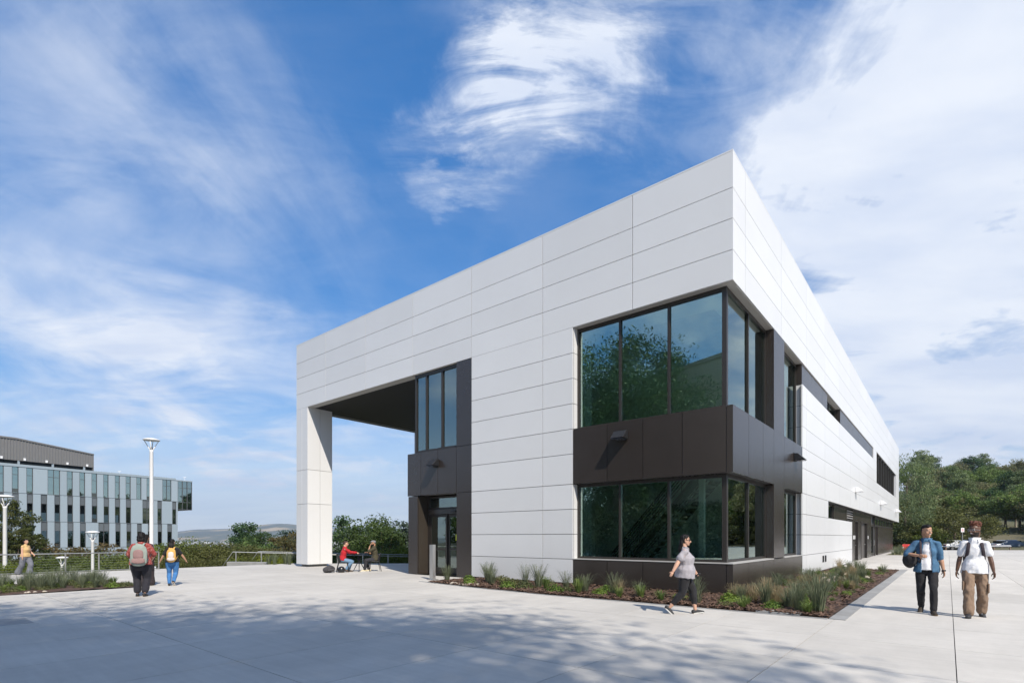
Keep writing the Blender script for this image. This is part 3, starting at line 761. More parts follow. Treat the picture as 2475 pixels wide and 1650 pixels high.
def_tree('oak', 1, 9.5, 4.6,4.4,3.4, 85,95, 1.15, .34, LM_OAK, .30)
def_tree('oak2', 2, 8.5, 4.0,4.6,3.0, 75,95, 1.1, .34, LM_DUSK, .28)
def_tree('euc', 3, 15, 4.2,4.0,5.2, 70,110, 1.35, .42, LM_EUC, .34, bark=BARK2, n_l=16, shell=.35, squash=.8)
def_tree('euc2', 4, 13, 4.6,4.0,4.3, 62,115, 1.35, .40, LM_DUSK, .32, bark=BARK2, n_l=16, shell=.35)
def_tree('tallpine', 5, 14, 3.6,3.4,4.2, 60,110, 1.25, .38, LM_PINE, .34, shell=.4, n_l=14)
def_tree('willow', 6, 13, 3.2,3.0,5.6, 75,150, 1.1, .30, LM_EUC, .3, droop=True, aspect=.3, up=-.1, squash=1.4, bark=BARK)
def_tree('redwood', 7, 12, 2.5,2.5,6.2, 90,90, .8, .26, LM_CON, .26, zc=6.2, shell=.55, shape=lambda t: max(.06, 1.35*(1-t)**.85), squash=.5)
LM_BIG = leaf_mat('ash_leaf', (.030,.060,.016), (.085,.125,.032))
def_tree('bigleaf', 8, 11, 4.6,4.2,4.9, 150,120, .95, .21, LM_BIG, .3, shell=.55, squash=.8, zc=6.0, shape=lambda t: 1.1-.55*t)
def_tree('cedar', 9, 10, 3.2,3.2,4.8, 70,110, .95, .22, LM_CED, .25, zc=5.4, shell=.5, shape=lambda t: max(.08, 1.25*(1-t)), squash=.28)
def_tree('maple', 10, 6, 2.7,2.6,2.3, 110,120, .55, .13, LM_MAPLE, .13, shell=.45, squash=.35)
def_tree('shrub_green', 11, 2.6, 1.9,1.6,1.25, 70,150, .46, .105, LM_HEDGE, .06, zc=1.25, shell=.55)
def_tree('shrub_olive', 12, 3.0, 2.5,1.8,1.5, 90,150, .50, .10, LM_OLIVE, .07, zc=1.5, shell=.55)
def_tree('shrub_yellow', 13, 1.9, 1.5,1.2,.95, 60,130, .36, .10, LM_YEL, .05, zc=.95, shell=.5)
def_tree('shrub_red', 14, 3.0, 1.6,1.5,1.0, 55,130, .42, .10, LM_RED, .07, zc=2.0, shell=.45, squash=.5)
LM_DARK = leaf_mat('dark_hedge_leaf', (.012,.026,.010), (.034,.055,.018), .12)  # leaves kept dark so the unseen hedge mirrors dark in the lower panes
def_tree('shrub_dark', 17, 2.6, 1.9,1.6,1.25, 70,150, .46, .11, LM_DARK, .06, zc=1.25, shell=.4)
def_tree('pine', 15, 15, 5.2,5.0,5.6, 260,240, 1.3, .20, LM_PINE, .45, zc=8.6, shell=.15, aspect=.35, n_l=16)
def_tree('shade', 16, 24, 6.6,6.2,5.0, 280,150, 2.1, .235, LM_OAK, .42, zc=18.5, shell=.0, n_l=18)

# ---- the shrubs and trees below the railing (the ground falls away there)
def put(kind, name, label, px, ptop, Y, hgt, group=None, cat='shrub', seed=0, sxy=None):
    """stand a plant where its top reaches the height seen at that distance"""
    me, tm = TREES[kind]
    native = NAT[kind]
    p = at(px, ptop, Y); s = hgt/native
    base = p.z-hgt
    return tree(kind, name, label, (p.x, p.y, base), s, random.Random(px*7+seed).uniform(0,6.28), group, cat, sxy)
G1 = 'green shrubs below the railing'
hedge = [(20,1352,27.5,2.2),(62,1358,28.0,2.2),(100,1345,29,2.4),(140,1342,29.5,2.4),(178,1338,30,2.6),(215,1342,30.5,2.5),(250,1336,31,2.7),(285,1338,31.5,2.6),(320,1336,32,2.6),(120,1358,27.8,2.2),(190,1360,28.5,2.2),(240,1358,28.8,2.2),(290,1357,29.3,2.2),(345,1350,29.8,2.3),(395,1350,30.5,2.4)]
for i, (x, yt, Y, h) in enumerate(hedge): put('shrub_green', 'shrub', 'leafy green hedge shrub below the railing in front of the grey blue building', x, yt-4, Y*1.45, h*1.6, G1, seed=i)
for i, (x, yt, Y, h) in enumerate([(468,1312,35,3.6),(505,1306,37,3.8),(545,1306,38,3.8),(585,1310,37,3.8),(625,1318,35,3.4),(660,1330,34,3),(480,1340,31.5,2.6),(525,1345,31.5,2.4),(610,1342,33,2.6)]):
    put('shrub_olive', 'shrub', 'broad olive green shrub beyond the bare plaza edge', x, yt, Y, h, 'olive shrubs beyond the plaza edge', seed=i)
for i, (x, yt, Y, h) in enumerate([(555,1348,33,1.6),(590,1342,33.5,1.8),(630,1338,33.5,1.9),(668,1340,33.5,1.8),(700,1346,33.2,1.6)]):
    put('shrub_yellow', 'shrub', 'bright yellow green shrub behind the stair railing', x, yt, Y, h, 'yellow green shrubs behind the stair railing', seed=i)
put('shrub_yellow', 'shrub', 'yellow green shrub under the tree by the cut off lamp post', 22, 1358, 25.6, 1.7, seed=9)
put('shrub_red', 'shrub', 'brown tinged spreading shrub beside the woman in tan', 128, 1311, 46, 4.6, seed=1, sxy=1.15)
put('shrub_red', 'shrub', 'red tinged shrub rising above the hedge behind the short lamp post', 240, 1309, 47, 4.6, seed=5, sxy=1.1)
put('shrub_yellow', 'shrub', 'light green shrub between the two women with backpacks', 372, 1307, 46, 4.2, seed=2)
put('shrub_green', 'shrub', 'dark rounded shrub left of the olive shrubs', 453, 1296, 37, 3.6, seed=77)
put('maple', 'tree', 'layered maple tree with browning leaves by the cut off lamp post', 4, 1206, 44, 9.5, None, 'tree', 3, .68)
put('maple', 'tree', 'low maple with drooping layered branches in front of the grey blue building', 44, 1275, 43, 6.0, None, 'tree', 8, .8)
put('redwood', 'tree', 'tall pointed conifer, left one of the pair on the skyline', 580, 1263, 78, 14, None, 'tree', 1, 1.05)
put('redwood', 'tree', 'tall pointed conifer, right one of the pair on the skyline', 601, 1261, 80, 14, None, 'tree', 2, 1.2)
put('bigleaf', 'tree', 'spreading green tree leaning against the pair of skyline conifers', 632, 1277, 74, 12, None, 'tree', 3)
put('oak', 'tree', 'low dark tree under the pair of skyline conifers', 615, 1297, 66, 9, None, 'tree', 4)
put('cedar', 'tree', 'blue green cedar with flat tiers left of the white column', 694, 1279, 62, 11, None, 'tree', 5)
put('shrub_red', 'tree', 'russet tree half hidden by the white portico column', 716, 1280, 52, 6, None, 'tree', 6)
put('redwood', 'tree', 'narrow conifer rising beside the white portico column', 830, 1245, 62, 13, None, 'tree', 7, 1.0)
put('cedar', 'tree', 'grey green cedar behind the man in red', 852, 1270, 52, 9, None, 'tree', 8, 1.2)
put('bigleaf', 'tree', 'large full green tree framed by the portico', 897, 1239, 50, 12, None, 'tree', 9, 1.05)
put('bigleaf', 'tree', 'smaller green tree in the shade of the large portico tree', 925, 1262, 46, 9, None, 'tree', 10)
put('cedar', 'tree', 'grey cedar beside the dark entrance pier', 975, 1258, 48, 10, None, 'tree', 11, 1.25)
for i, (x, yt, Y, h) in enumerate([(950,1322,36,2.4),(978,1312,37,2.8),(998,1318,36,2.6)]): put('shrub_yellow', 'shrub', 'sunlit yellow green shrub behind the dark entrance pier', x, yt, Y, h, 'sunlit shrubs by the entrance pier', seed=i)
for i, (x, yt, Y, h) in enumerate([(735,1330,38,2.8),(770,1326,40,3),(815,1320,38,3),(850,1318,38,3),(885,1320,38,3),(920,1325,38,3),(830,1345,34,2.2),(875,1345,34,2.2),(915,1348,34,2),(955,1350,34,2),(990,1350,34,2)]):
    put('shrub_green', 'shrub', 'dark green hedge shrub behind the seated men', x, yt, Y, h, 'hedge shrubs behind the portico', seed=i)
# ---- the wooded hill to the right, running on past the picture's edge
def stand(kind, name, label, X, Y, s, group=None, cat='tree', seed=0, dz=0.0, sxy=None):
    return tree(kind, name, label, (X, Y, gz(X, Y)-.2+dz), s, random.Random(int(X*13+Y*7)+seed).uniform(0,6.28), group, cat, sxy)
tree('willow', 'tree', 'tall weeping tree brushing the far end of the white building', (*at(2192,1300,80).xy, -.5), 1.10, .4)
tree('willow', 'tree', 'lower weeping tree with brown strands at the end of the white building', (*at(2188,1300,72).xy, -.5), .62, 2.4, sxy=1.3)
LAB = {'oak':'rounded dark green oak on the wooded hillside','oak2':'dusty olive green tree on the wooded hillside','euc':'tall grey green eucalyptus on the wooded hillside','euc2':'open brownish eucalyptus on the wooded hillside','tallpine':'dark pine on the wooded hillside'}
rng = random.Random(21)
def hill(px, Y, kind, s): 
    p = at(px, 1300, Y); stand(kind, 'tree', LAB[kind], p.x, p.y, s*.82, 'hillside '+{'oak':'oaks','oak2':'olive green trees','euc':'grey eucalyptus','euc2':'brown eucalyptus','tallpine':'pines'}[kind])
for px, Y, k, s in [(2225,165,'euc',1.05),(2250,170,'tallpine',1.0),(2205,150,'oak',1.2),(2310,185,'euc2',1.0),(2332,190,'tallpine',1.05),(2352,188,'tallpine',1.1),(2375,195,'euc',1.12),(2398,180,'oak',1.15),(2280,175,'oak2',.95),
    (2420,170,'oak2',1.0),(2450,165,'oak',.9),(2475,130,'euc2',.85),(2215,120,'euc2',.8),(2245,125,'oak2',1.05),(2275,128,'euc2',.85),(2300,122,'euc',.75),(2330,128,'oak',.95),(2385,122,'oak',1.05),(2360,112,'oak2',.9),(2410,112,'oak2',.8),(2440,104,'tallpine',.75),(2470,100,'euc',.72),
    (2235,98,'oak2',.9),(2262,100,'oak',.95),(2290,98,'oak2',.92),(2318,96,'oak',.9),(2345,97,'euc2',.6),(2375,94,'oak2',.8),(2405,92,'tallpine',.62),(2430,88,'oak',.85),(2465,86,'oak2',.95),(2225,88,'oak',.7),(2455,90,'euc',.6),(2490,84,'oak',1.0),(2520,82,'oak2',1.0),
    (2255,112,'euc2',.7),(2325,110,'euc',.7),(2290,150,'oak',1.0),(2265,150,'oak2',1.0),(2440,140,'oak2',1.0),(2475,160,'oak',1.0),(2395,104,'oak',.75)]: hill(px, Y, k, s)
for k in range(62):
    a = rng.uniform(.79, 1.62); r = rng.uniform(88, 230)
    kd = rng.choice(['oak','oak2','euc','euc2','tallpine','oak']); X, Y = r*math.sin(a), r*math.cos(a)
    stand(kd, 'tree', LAB[kd], X, Y, rng.uniform(.75,1.15), 'hillside '+{'oak':'oaks','oak2':'olive green trees','euc':'grey eucalyptus','euc2':'brown eucalyptus','tallpine':'pines'}[kd])
for i, (px, yt, Y, h) in enumerate([(2205,1298,74,3.0),(2225,1286,78,3.6),(2240,1284,80,3.8),(2252,1290,79,3.4),(2272,1300,80,2.8),(2304,1300,78,3.0),(2318,1296,79,3.3)]):
    put('shrub_yellow', 'shrub', 'bright green roadside bush at the foot of the wooded hill', px, yt, Y, h, 'bright roadside bushes', seed=i)
for k in range(70):
    a = rng.uniform(.60, 1.5); r = rng.uniform(84, 150) if k % 3 else rng.uniform(82, 96)
    X, Y = r*math.sin(a), r*math.cos(a)
    if Y < 72 and a < .86: continue
    kd = rng.choice(['shrub_olive','shrub_green','shrub_olive'])
    tree(kd, 'shrub', {'shrub_olive':'dusty olive thicket under the hillside trees','shrub_green':'green thicket under the hillside trees'}[kd], (X, Y, gz(X,Y)-.5), rng.uniform(1.6,2.6), rng.uniform(0,6), 'hillside thickets', 'shrub', 1.3)
for i, (px, yt, Y, h) in enumerate([(2370,1285,86,4.5),(2395,1290,84,4.2),(2418,1284,86,4.6),(2440,1290,83,4.2),(2462,1282,85,4.8),(2480,1288,82,4.4),(2350,1292,88,4.0),(2335,1296,86,3.6)]):
    put('shrub_olive', 'shrub', 'dark scrub along the road under the hillside trees', px, yt, Y, h, 'roadside scrub', seed=i)
# ---- trees that stand beside and behind the viewer: they shade the paving and show in the glass
def beside(kind, label, X, Y, s, rz=0.0, z=-.4): return tree(kind, 'tree', label, (X, Y, z), s, rz)
beside('pine', 'broad dark pine on the lawn opposite the corner window', -23, 5.5, 1.35, .3)
beside('pine', 'second dark pine opposite the corner window', -36, 1, 1.4, 1.9)
beside('oak', 'rounded oak opposite the entrance doors', -27, 13, .8, .9)
beside('shade', 'spreading shade tree throwing leafy shadow over the plaza', 4.2, -12.4, 1.0, .2)
beside('shade', 'shade tree right behind the viewpoint', 10.5, -19.0, .85, 2.6)
beside('shade', 'leaning shade tree behind the viewpoint', -3.2, -9.4, .92, 4.1)
for k in range(14):
    a = rng.uniform(-2.3, -1.25); r = rng.uniform(34, 70)
    beside(rng.choice(['oak','oak2','euc2']), 'leafy tree on the lawn across the plaza from the corner window', r*math.sin(a), r*math.cos(a), rng.uniform(.7,1.1), rng.uniform(0,6), gz(r*math.sin(a), r*math.cos(a)))['group'] = 'trees across the plaza'
for k in range(24):  # unseen hedge added to cover the pale hall in the reflections
    a = -2.35+1.25*k/23; r = rng.uniform(18.5, 21)
    tree('shrub_dark', 'shrub', 'dark laurel shrub in the hedge across the plaza from the corner window', (r*math.sin(a), r*math.cos(a), -.4), rng.uniform(1.3,2.0), rng.uniform(0,6), 'hedge shrubs across the plaza', 'shrub')
# ------------------------------------------------------------------ the grey blue building down the slope
def far_building():
    d = Vector((.515, .857)).normalized()
    T2 = thing('classroom_building', 'grey blue panelled building with tall slit windows beyond the railing', 'building', (-69.8, 72.0, 0), math.atan2(d.y, d.x))
    MP = mat('blue_grey_panel', (.31,.372,.415), .5, var=.03, rnd=.05)
    MF = mat('far_frame', (.10,.105,.11), .5); MSP = mat('grey_spandrel', (.12,.135,.145), .25, rnd=.12, spec=.7)
    MG = glass('far_glass', (.12,.15,.16), f0=.42); MD = mat('far_interior', (.045,.055,.055), .8, rnd=.5)
    def wall(o): return o
    core = MB().box(-40,22.9,.3,16,-9,11.3).build('wall', MD, T2)
    rows = [(7.7,11.35,[(-8,-7.3),(-6.2,-5.5),(-4.6,-3.2),(-2.2,-1.5),(-.35,.40),(1.25,1.94),(2.79,3.5),(5.15,6.57),(7.39,8.09),(8.93,9.62),(10.45,11.15),(11.97,12.66),(13.53,14.2),(15.03,15.73),(16.56,17.28),(18.07,18.76),(20.48,21.89)]),
            (3.8,7.7,[(-8,-7.3),(-6.2,-5.5),(-3.2,-2.5),(-1.7,-1.0),(-.3,.4),(1.29,1.96),(2.83,3.5),(4.37,5.08),(5.93,6.59),(7.45,8.12),(8.97,9.65),(10.48,11.19),(12.03,12.74),(13.54,14.25),(15.06,15.78),(17.46,18.83),(19.71,20.38),(22.05,22.69)]),
            (0.0,3.8,[(-8,-7.3),(-6.2,-5.5),(-3.2,-2.5),(-1.7,-1.0),(.6,1.3),(2.2,3.6),(4.39,5.12),(5.94,6.62),(7.47,8.18),(9.0,9.71),(11.35,12.77),(13.61,14.3),(15.15,15.81),(16.67,17.33),(18.25,18.85),(19.75,20.42),(21.26,21.99)])]
    for ri, (z0, z1, ws) in enumerate(rows):
        e = [-12.0]+[x for w in ws for x in w]+[22.95]
        for a, b in zip(e[0::2], e[1::2]):
            n = max(1, round((b-a)/1.5))
            for k in range(n):
                bx('panel', MP, T2, a+(b-a)*k/n+.012, a+(b-a)*(k+1)/n-.012, 0, .2, z0+.03, z1-.03)
        for wi, (a, b) in enumerate(ws):
            w = bpy.data.objects.new('window', None); link(w, T2)
            zs = z0+(z1-z0)*(.66 if ri else .70)
            mb = MB(); t = .045
            mb.box(a,a+t,.03,.2,z0,z1); mb.box(b-t,b,.03,.2,z0,z1); mb.box(a+t,b-t,.031,.199,z0,z0+t); mb.box(a+t,b-t,.031,.199,z1-t,z1); mb.box(a+t,b-t,.029,.198,zs-t*.6,zs+t*.6)
            if b-a > 1.1: mb.box((a+b)/2-t/2,(a+b)/2+t/2,.032,.2,z0+t,z1-t)
            mb.build('frame', MF, w)
            bx('spandrel' if ri else 'pane', MSP if ri else MG, w, a+t, b-t, .12, .14, zs, z1-t)
            bx('pane', MG, w, a+t, b-t, .121, .141, z0+t, zs)
            if (wi*7+ri*3) % 5 == 0: bx('vent_sash', MD, w, a+t+.02, b-t-.02, .085, .119, z0+t+.05, z0+.62)
            bx('blind', mat('roller_blind', (.17,.185,.17), .8, rnd=.35), w, a+t, b-t, .22, .24, zs-(z1-z0)*((wi*13+ri*5) % 7)/11, zs) if (wi+ri) % 2 else None
    bx('lower_wall', MP, T2, -12, 22.95, .005, .25, -9, -.03)
    bx('coping', MP, T2, -12, 22.6, -.06, .4, 11.36, 11.72)
    # glazed box that oversails the end
    bb = MB().box(22.9,25.3,.25,6,6.42,11.3).build('bay', MD, T2)
    bx('bay_roof', MP, T2, 22.62, 25.36, -.05, 6.05, 11.31, 11.50); bx('bay_floor', MF, T2, 22.9, 25.36, -.03, 6.05, 6.33, 6.41)
    for k in range(4):
        x = 22.95+2.36*k/3; bx('mullion', MF, T2, x-.03, x+.03, .0, .2, 6.42, 11.3)
    for k in range(3):
        for z0, z1 in ((6.46,7.6),(7.66,10.1),(10.16,11.28)): bx('pane', MG, T2, 22.98+2.36*k/3, 22.92+2.36*(k+1)/3, .1, .12, z0, z1)
    for z in (7.63, 10.13): bx('transom', MF, T2, 22.95, 25.3, .02, .19, z-.03, z+.03)
    for k in range(3): bx('pane', MG, T2, 25.31, 25.33, .3+1.9*k, 2.1+1.9*k, 6.46, 11.28)
    # corrugated plant screen on the roof
    MC = mat('corrugated_screen', (.20,.195,.19), .5, metal=.2, var=.05)
    mb = MB(); x = -12.0
    while x < 11.7:
        zt = 15.57 if x < 2.5 else 15.57-(x-2.5)*.111
        mb.prism([(x,3.0),(x+.16,3.0),(x+.20,2.93),(x+.30,2.93),(x+.34,3.0),(x+.34,3.12),(x,3.12)], 12.55, zt); x += .34
    o = mb.build('plant_screen', MC, T2); o['kind'] = 'stuff'
    mb = MB(); mb.prism([(-12,2.85),(2.5,2.85),(2.5,13),(-12,13)], 15.57, 15.8); mb.build('screen_roof', MC, T2)
    v = [(2.5,2.85,15.575),(11.85,2.85,14.54),(11.85,13,14.54),(2.5,13,15.575),(2.5,2.85,15.8),(11.85,2.85,14.72),(11.85,13,14.72),(2.5,13,15.8)]
    mb = MB(); mb.v = v; mb.f = [(3,2,1,0),(4,5,6,7),(0,1,5,4),(1,2,6,5),(2,3,7,6),(3,0,4,7)]; mb.build('screen_roof', MC, T2)
    bx('plant_room', MD, T2, -12, 11.7, 3.3, 12.8, 11.3, 14.4); bx('screen_side', MC, T2, 11.72, 11.84, 2.93, 12.9, 11.5, 14.54)
    for k in range(6): bx('post', MP, T2, -9+k*3.9, -8.75+k*3.9, 3.02, 3.2, 11.3, 12.6)
    for k in range(9): bx('roof_light', M_WPAINT, T2, -9.2+2.5*k, -8.95+2.5*k, 2.78, 2.92, 12.6, 12.95)
    for s in (14.4, 24.4):
        mb = MB().tube([(s,.6,11.4),(s,.6,12.1)], .03, 5).tube([(s-.25,.6,12.0),(s+.2,.6,12.12)], .06, 6); mb.build('roof_camera', M_WPAINT, T2)
far_building()

# ------------------------------------------------------------------ hills across the plain
def hills():
    m = bpy.data.materials.new('hill_scrub'); m.use_nodes = True; nt = m.node_tree; N = nt.nodes.new; L = nt.links.new; b = nt.nodes['Principled BSDF']
    b.inputs['Roughness'].default_value = 1; b.inputs['Specular IOR Level'].default_value = 0
    tc = N('ShaderNodeTexCoord'); n = N('ShaderNodeTexNoise'); n.inputs['Scale'].default_value = .0016; n.inputs['Detail'].default_value = 7; n.inputs['Roughness'].default_value = .6
    L(tc.outputs['Object'], n.inputs['Vector'])
    r = N('ShaderNodeValToRGB'); L(n.outputs[0], r.inputs[0])
    e = r.color_ramp.elements; e[0].position = .42; e[0].color = (.045,.058,.035,1); e[1].position = .62; e[1].color = (.36,.27,.15,1)
    x = r.color_ramp.elements.new(.55); x.color = (.07,.08,.045,1)
    L(r.outputs[0], b.inputs['Base Color'])
    def ridge(name, Y0, Y1, prof, label, X0, X1, nx=120, ny=14):
        mb = MB()
        for j in range(ny+1):
            for i in range(nx+1):
                t = j/ny; X = (X0+(X1-X0)*i/nx)*(1+.15*t); Y = Y0+(Y1-Y0)*t
                px = 1237.5+1277*X/Y
                h = prof(px)*Y1/1277
                z = -45+(h+45)*math.sin(t*math.pi/2)**1.2*(1+.10*mnoise.fractal(Vector((X*.0009, Y*.0009, 3)), 1, 2, 4))
                mb.v.append((X, Y, z))
        for j in range(ny):
            for i in range(nx):
                a = j*(nx+1)+i; mb.f.append((a, a+1, a+nx+2, a+nx+1))
        o = mb.build(name, m, None, True); tag(o, label, kind='structure')
        return mb
    def p1(px): return 18+6*math.sin(px*.011+.5)+8*smooth(480,640,px)-3*smooth(560,620,px)+4*math.sin(px*.03)
    def p2(px): return 6+26*smooth(640,745,px)-22*smooth(760,900,px)
    a = ridge('hills', 3600, 5600, p1, 'hazy dry hills across the plain with scattered trees', -5200, 1800)
    ridge('hills', 7600, 9500, p2, 'pale farther ridge rising behind the white portico column', -8000, 1500)
    # the town at the foot of the hills: tens of thousands of roofs, one mass
    rng = random.Random(4); mb = MB()
    for k in range(900):
        Y = rng.uniform(2900, 4300); px = rng.uniform(380, 1000); X = (px-1237.5)/1277*Y
        z = -44+max(0, (Y-3600))*.030; s = rng.uniform(6, 15)
        mb.box(X-s, X+s, Y-s*.6, Y+s*.6, z-12, z+rng.uniform(4, 11))
    o = mb.build('town', mat('far_town_walls', (.62,.60,.56), .9, var=.25, vscale=.004)); tag(o, 'pale houses of the far town at the foot of the hills', kind='stuff')
hills()
# ------------------------------------------------------------------ air
hz = MB().box(-9000, 9000, -300, 9700, -120, 700).build('haze', None); tag(hz, 'thin blue summer haze', kind='stuff')
mh = bpy.data.materials.new('haze_air'); mh.use_nodes = True; hz.data.materials.append(mh)
nt = mh.node_tree; nt.nodes.clear(); o_ = nt.nodes.new('ShaderNodeOutputMaterial'); pv = nt.nodes.new('ShaderNodeVolumePrincipled')
pv.inputs['Color'].default_value = (.70,.82,1.0,1); pv.inputs['Density'].default_value = .00012; pv.inputs['Anisotropy'].default_value = 0.0
nt.links.new(pv.outputs[0], o_.inputs['Volume'])

# ------------------------------------------------------------------ lamp posts
def lamp_post(label, loc, group=None, rz=.4):
    t = thing('lamp_post', label, 'lamp post', loc, rz, group)
    MB().lathe([(.20,-.3),(.20,.03),(.10,.05),(.095,.3),(.085,5.95),(.09,5.96),(.09,6.05),(.05,6.06)], 16).build('pole', M_WPAINT, t, True)
    for k in range(4):
        a = k*math.pi/2; c, s = math.cos(a), math.sin(a)
        MB().tube([(.05*c,.05*s,6.0),(.10*c,.10*s,6.12),(.33*c,.33*s,6.55)], [.028,.026,.016], 6).build('strut', M_WPAINT, t, True)
    MB().lathe([(.03,6.50),(.37,6.535),(.385,6.56),(.37,6.59),(.20,6.64),(.02,6.66)], 28).build('lamp_disc', M_WPAINT, t, True)
    MB().lathe([(.02,6.05),(.07,6.06),(.07,6.2),(.02,6.22)], 12).build('lamp_source', M_LENS, t, True)
    return t
lamp_post('tall white lamp post with a disc top standing on the plaza', (*at(366,1300,27.3).xy, 0))
p = at(12,1195,27.7); lamp_post('white disc topped lamp post beside the woman in tan', (p.x, p.y, p.z-6.66))
p = at(224,1282,34.6); lamp_post('short looking white lamp post rising from below the railing', (p.x, p.y, p.z-6.66))
p = at(150,1344,40.0); lamp_post('white lamp post with only its disc top above the railing foot', (p.x, p.y, p.z-6.66))
for px, py, Y, lab in ((1175/3.357+318,1308,110,'slim grey parking lot lamp nearest the skyline conifers'),(648,1305,112,'slim grey parking lot lamp between the conifers and the cedar'),(690,1310,104,'slim grey parking lot lamp in front of the blue green cedar'),(551,1296,130,'tiny distant street lamp left of the skyline conifers')):
    p = at(px, py, Y); t = thing('street_lamp', lab, 'street lamp', (p.x, p.y, p.z-9))
    MB().tube([(0,0,0),(0,0,9)], [.09,.06], 6).build('pole', M_GALV, t); MB().box(-.1,.8,-.1,.1,8.9,9.02).build('lamp_head', M_GALV, t)
# utility pole
p = at(822,1277,62); t = thing('utility_pole', 'white utility pole with two crossarms behind the man in red', 'utility pole', (p.x, p.y, p.z-9))
MB().tube([(0,0,0),(0,0,9)], [.17,.13], 8).build('pole', M_WPAINT, t)
for z in (8.85, 8.15): bx('crossarm', M_WPAINT, t, -1.35+.2*(z < 8.5), 1.2, -.06, .06, z, z+.12)

# ------------------------------------------------------------------ railings
def railing(label, pts, h, step, zb=0.0, low=None, closed_foot=False):
    t = thing('railing', label, 'railing', pts[0])
    o0 = Vector(pts[0]); P = [Vector(p)-o0 for p in pts]
    MB().tube([q+Vector((0,0,h)) for q in P], .024, 8).build('top_rail', M_GALV, t, True)
    if low: MB().tube([q+Vector((0,0,low)) for q in P], .018, 8).build('bottom_rail', M_GALV, t, True)
    for a, b in zip(P[:-1], P[1:]):
        n = max(1, round((b-a).length/step))
        for k in range(n+1):
            if k == n and b is not P[-1]: continue
            q = a.lerp(b, k/n); MB().box(q.x-.012,q.x+.012,q.y-.03,q.y+.03,q.z-.1,q.z+h-.018).build('post', M_GALV, t)
    if low:
        for k in range(1, 7):
            z = low+(h-low)*k/7; MB().tube([q+Vector((0,0,z)) for q in P], .0022, 4).build('cable', M_GALV, t)
    return t
railing('long cable railing along the plaza edge by the lamp posts', [W(25.15,-22), W(25.15,-5.6)], .84, 1.17, low=.06)
def srail(label, Y, x0, y0, x1, y1):
    a = at(x0, y0, Y); b = at(x1, y1, Y+.3); foot = at(x0-26, y0+36, Y-.6)
    t = thing('handrail', label, 'railing', (foot.x, foot.y, foot.z-.05)); o0 = Vector((foot.x, foot.y, foot.z-.05))
    MB().tube([foot-o0, a-o0, b-o0], .024, 8).build('top_rail', M_GALV, t, True)
    n = round((b-a).length/1.55)
    for k in range(n+1):
        q = a.lerp(b, (k+.12)/(n+.12))-o0; MB().box(q.x-.025,q.x+.025,q.y-.02,q.y+.02,q.z-.92,q.z-.01).build('post', M_GALV, t)
srail('front steel handrail at the head of the steps', 31.7, 563, 1333, 1120, 1348)
srail('rear steel handrail behind the seated men', 33.4, 624, 1332, 1120, 1343)
ploc('kerb', M_KERB, [UVof(*at(548,0,30.9).xy), UVof(*at(648,0,30.4).xy), UVof(*at(648,0,31.0).xy), UVof(*at(552,0,31.5).xy)], -.3, .10, 'low concrete kerb at the head of the steps')
# ------------------------------------------------------------------ small fixed things
def wall_light(name, label, loc, rz, m, w=.34, d=.34, h=.22, face=M_LENS):
    """wedge on a wall; local -y points away from the wall"""
    t = thing(name, label, 'wall light', loc, rz)
    mb = MB(); x = w/2
    mb.v = [(-x,0,-h/2),(x,0,-h/2),(x,-d,-h*.42),(-x,-d,-h*.42),(-x,0,h/2),(x,0,h/2),(x,-d*.35,h/2),(-x,-d*.35,h/2)]
    mb.f = [(3,2,1,0),(4,5,1+0,0)][:1]+[(0,1,5,4),(1,2,6,5),(2,3,7,6),(3,0,4,7),(4,5,6,7)]
    mb.f = [tuple(q) for q in mb.f]
    o = mb.build('housing', m, t); b = o.modifiers.new('b','BEVEL'); b.width = .012; b.segments = 2
    bx('back_plate', m, t, -x*.8, x*.8, -.012, .03, -h*.55, h*.62)
    bx('lens', face, t, -x*.8, x*.8, -d*.9, -d*.25, -h/2-.012, -h/2+.004)
    return t
RZ = BROT
def BW(x, y, z): c, s = math.cos(BROT), math.sin(BROT); return (CU.x+x*c-y*s, CU.y+x*s+y*c, z)
wall_light('wall_light', 'black wedge wall light on the dark band under the corner window', BW(-3.24,-.012,4.62), RZ, M_BLACK, .42, .36, .26)
wall_light('wall_light', 'black wedge wall light above the entrance doors', BW(-11.55,-.012,4.52), RZ, M_BLACK, .42, .36, .26)
wall_light('wall_light', 'black wedge wall light on the dark band round the corner', BW(.012,7.3,4.5), RZ+math.pi/2, M_BLACK, .42, .36, .26)
wall_light('wall_light', 'white wedge wall light on the long wall above the first service door', BW(.012,24.0,4.45), RZ+math.pi/2, M_WPAINT, .5, .40, .28, M_WPAINT)
wall_light('wall_light', 'white wedge wall light on the long wall under the large ribbon window', BW(.012,39.7,4.45), RZ+math.pi/2, M_WPAINT, .7, .46, .34, M_WPAINT)
wall_light('wall_light', 'white wedge wall light at the far end of the long wall', BW(.012,56.5,4.43), RZ+math.pi/2, M_WPAINT, .8, .50, .36, M_WPAINT)
# access pedestal
t = thing('access_post', 'square steel push button post in front of the entrance doors', 'post', W(10.15,-1.42), BROT)
MB().box(-.09,.09,-.07,.07,0,1.28).build('housing', M_STEEL, t, bevel=.006)
bx('base_plate', M_STEEL, t, -.17, .17, -.15, .15, 0, .02); bx('access_panel', M_STEEL, t, -.065, .065, -.074, -.07, .45, 1.2)
bx('push_button', M_BLACK, t, -.096, -.09, -.05, .05, .95, 1.12)
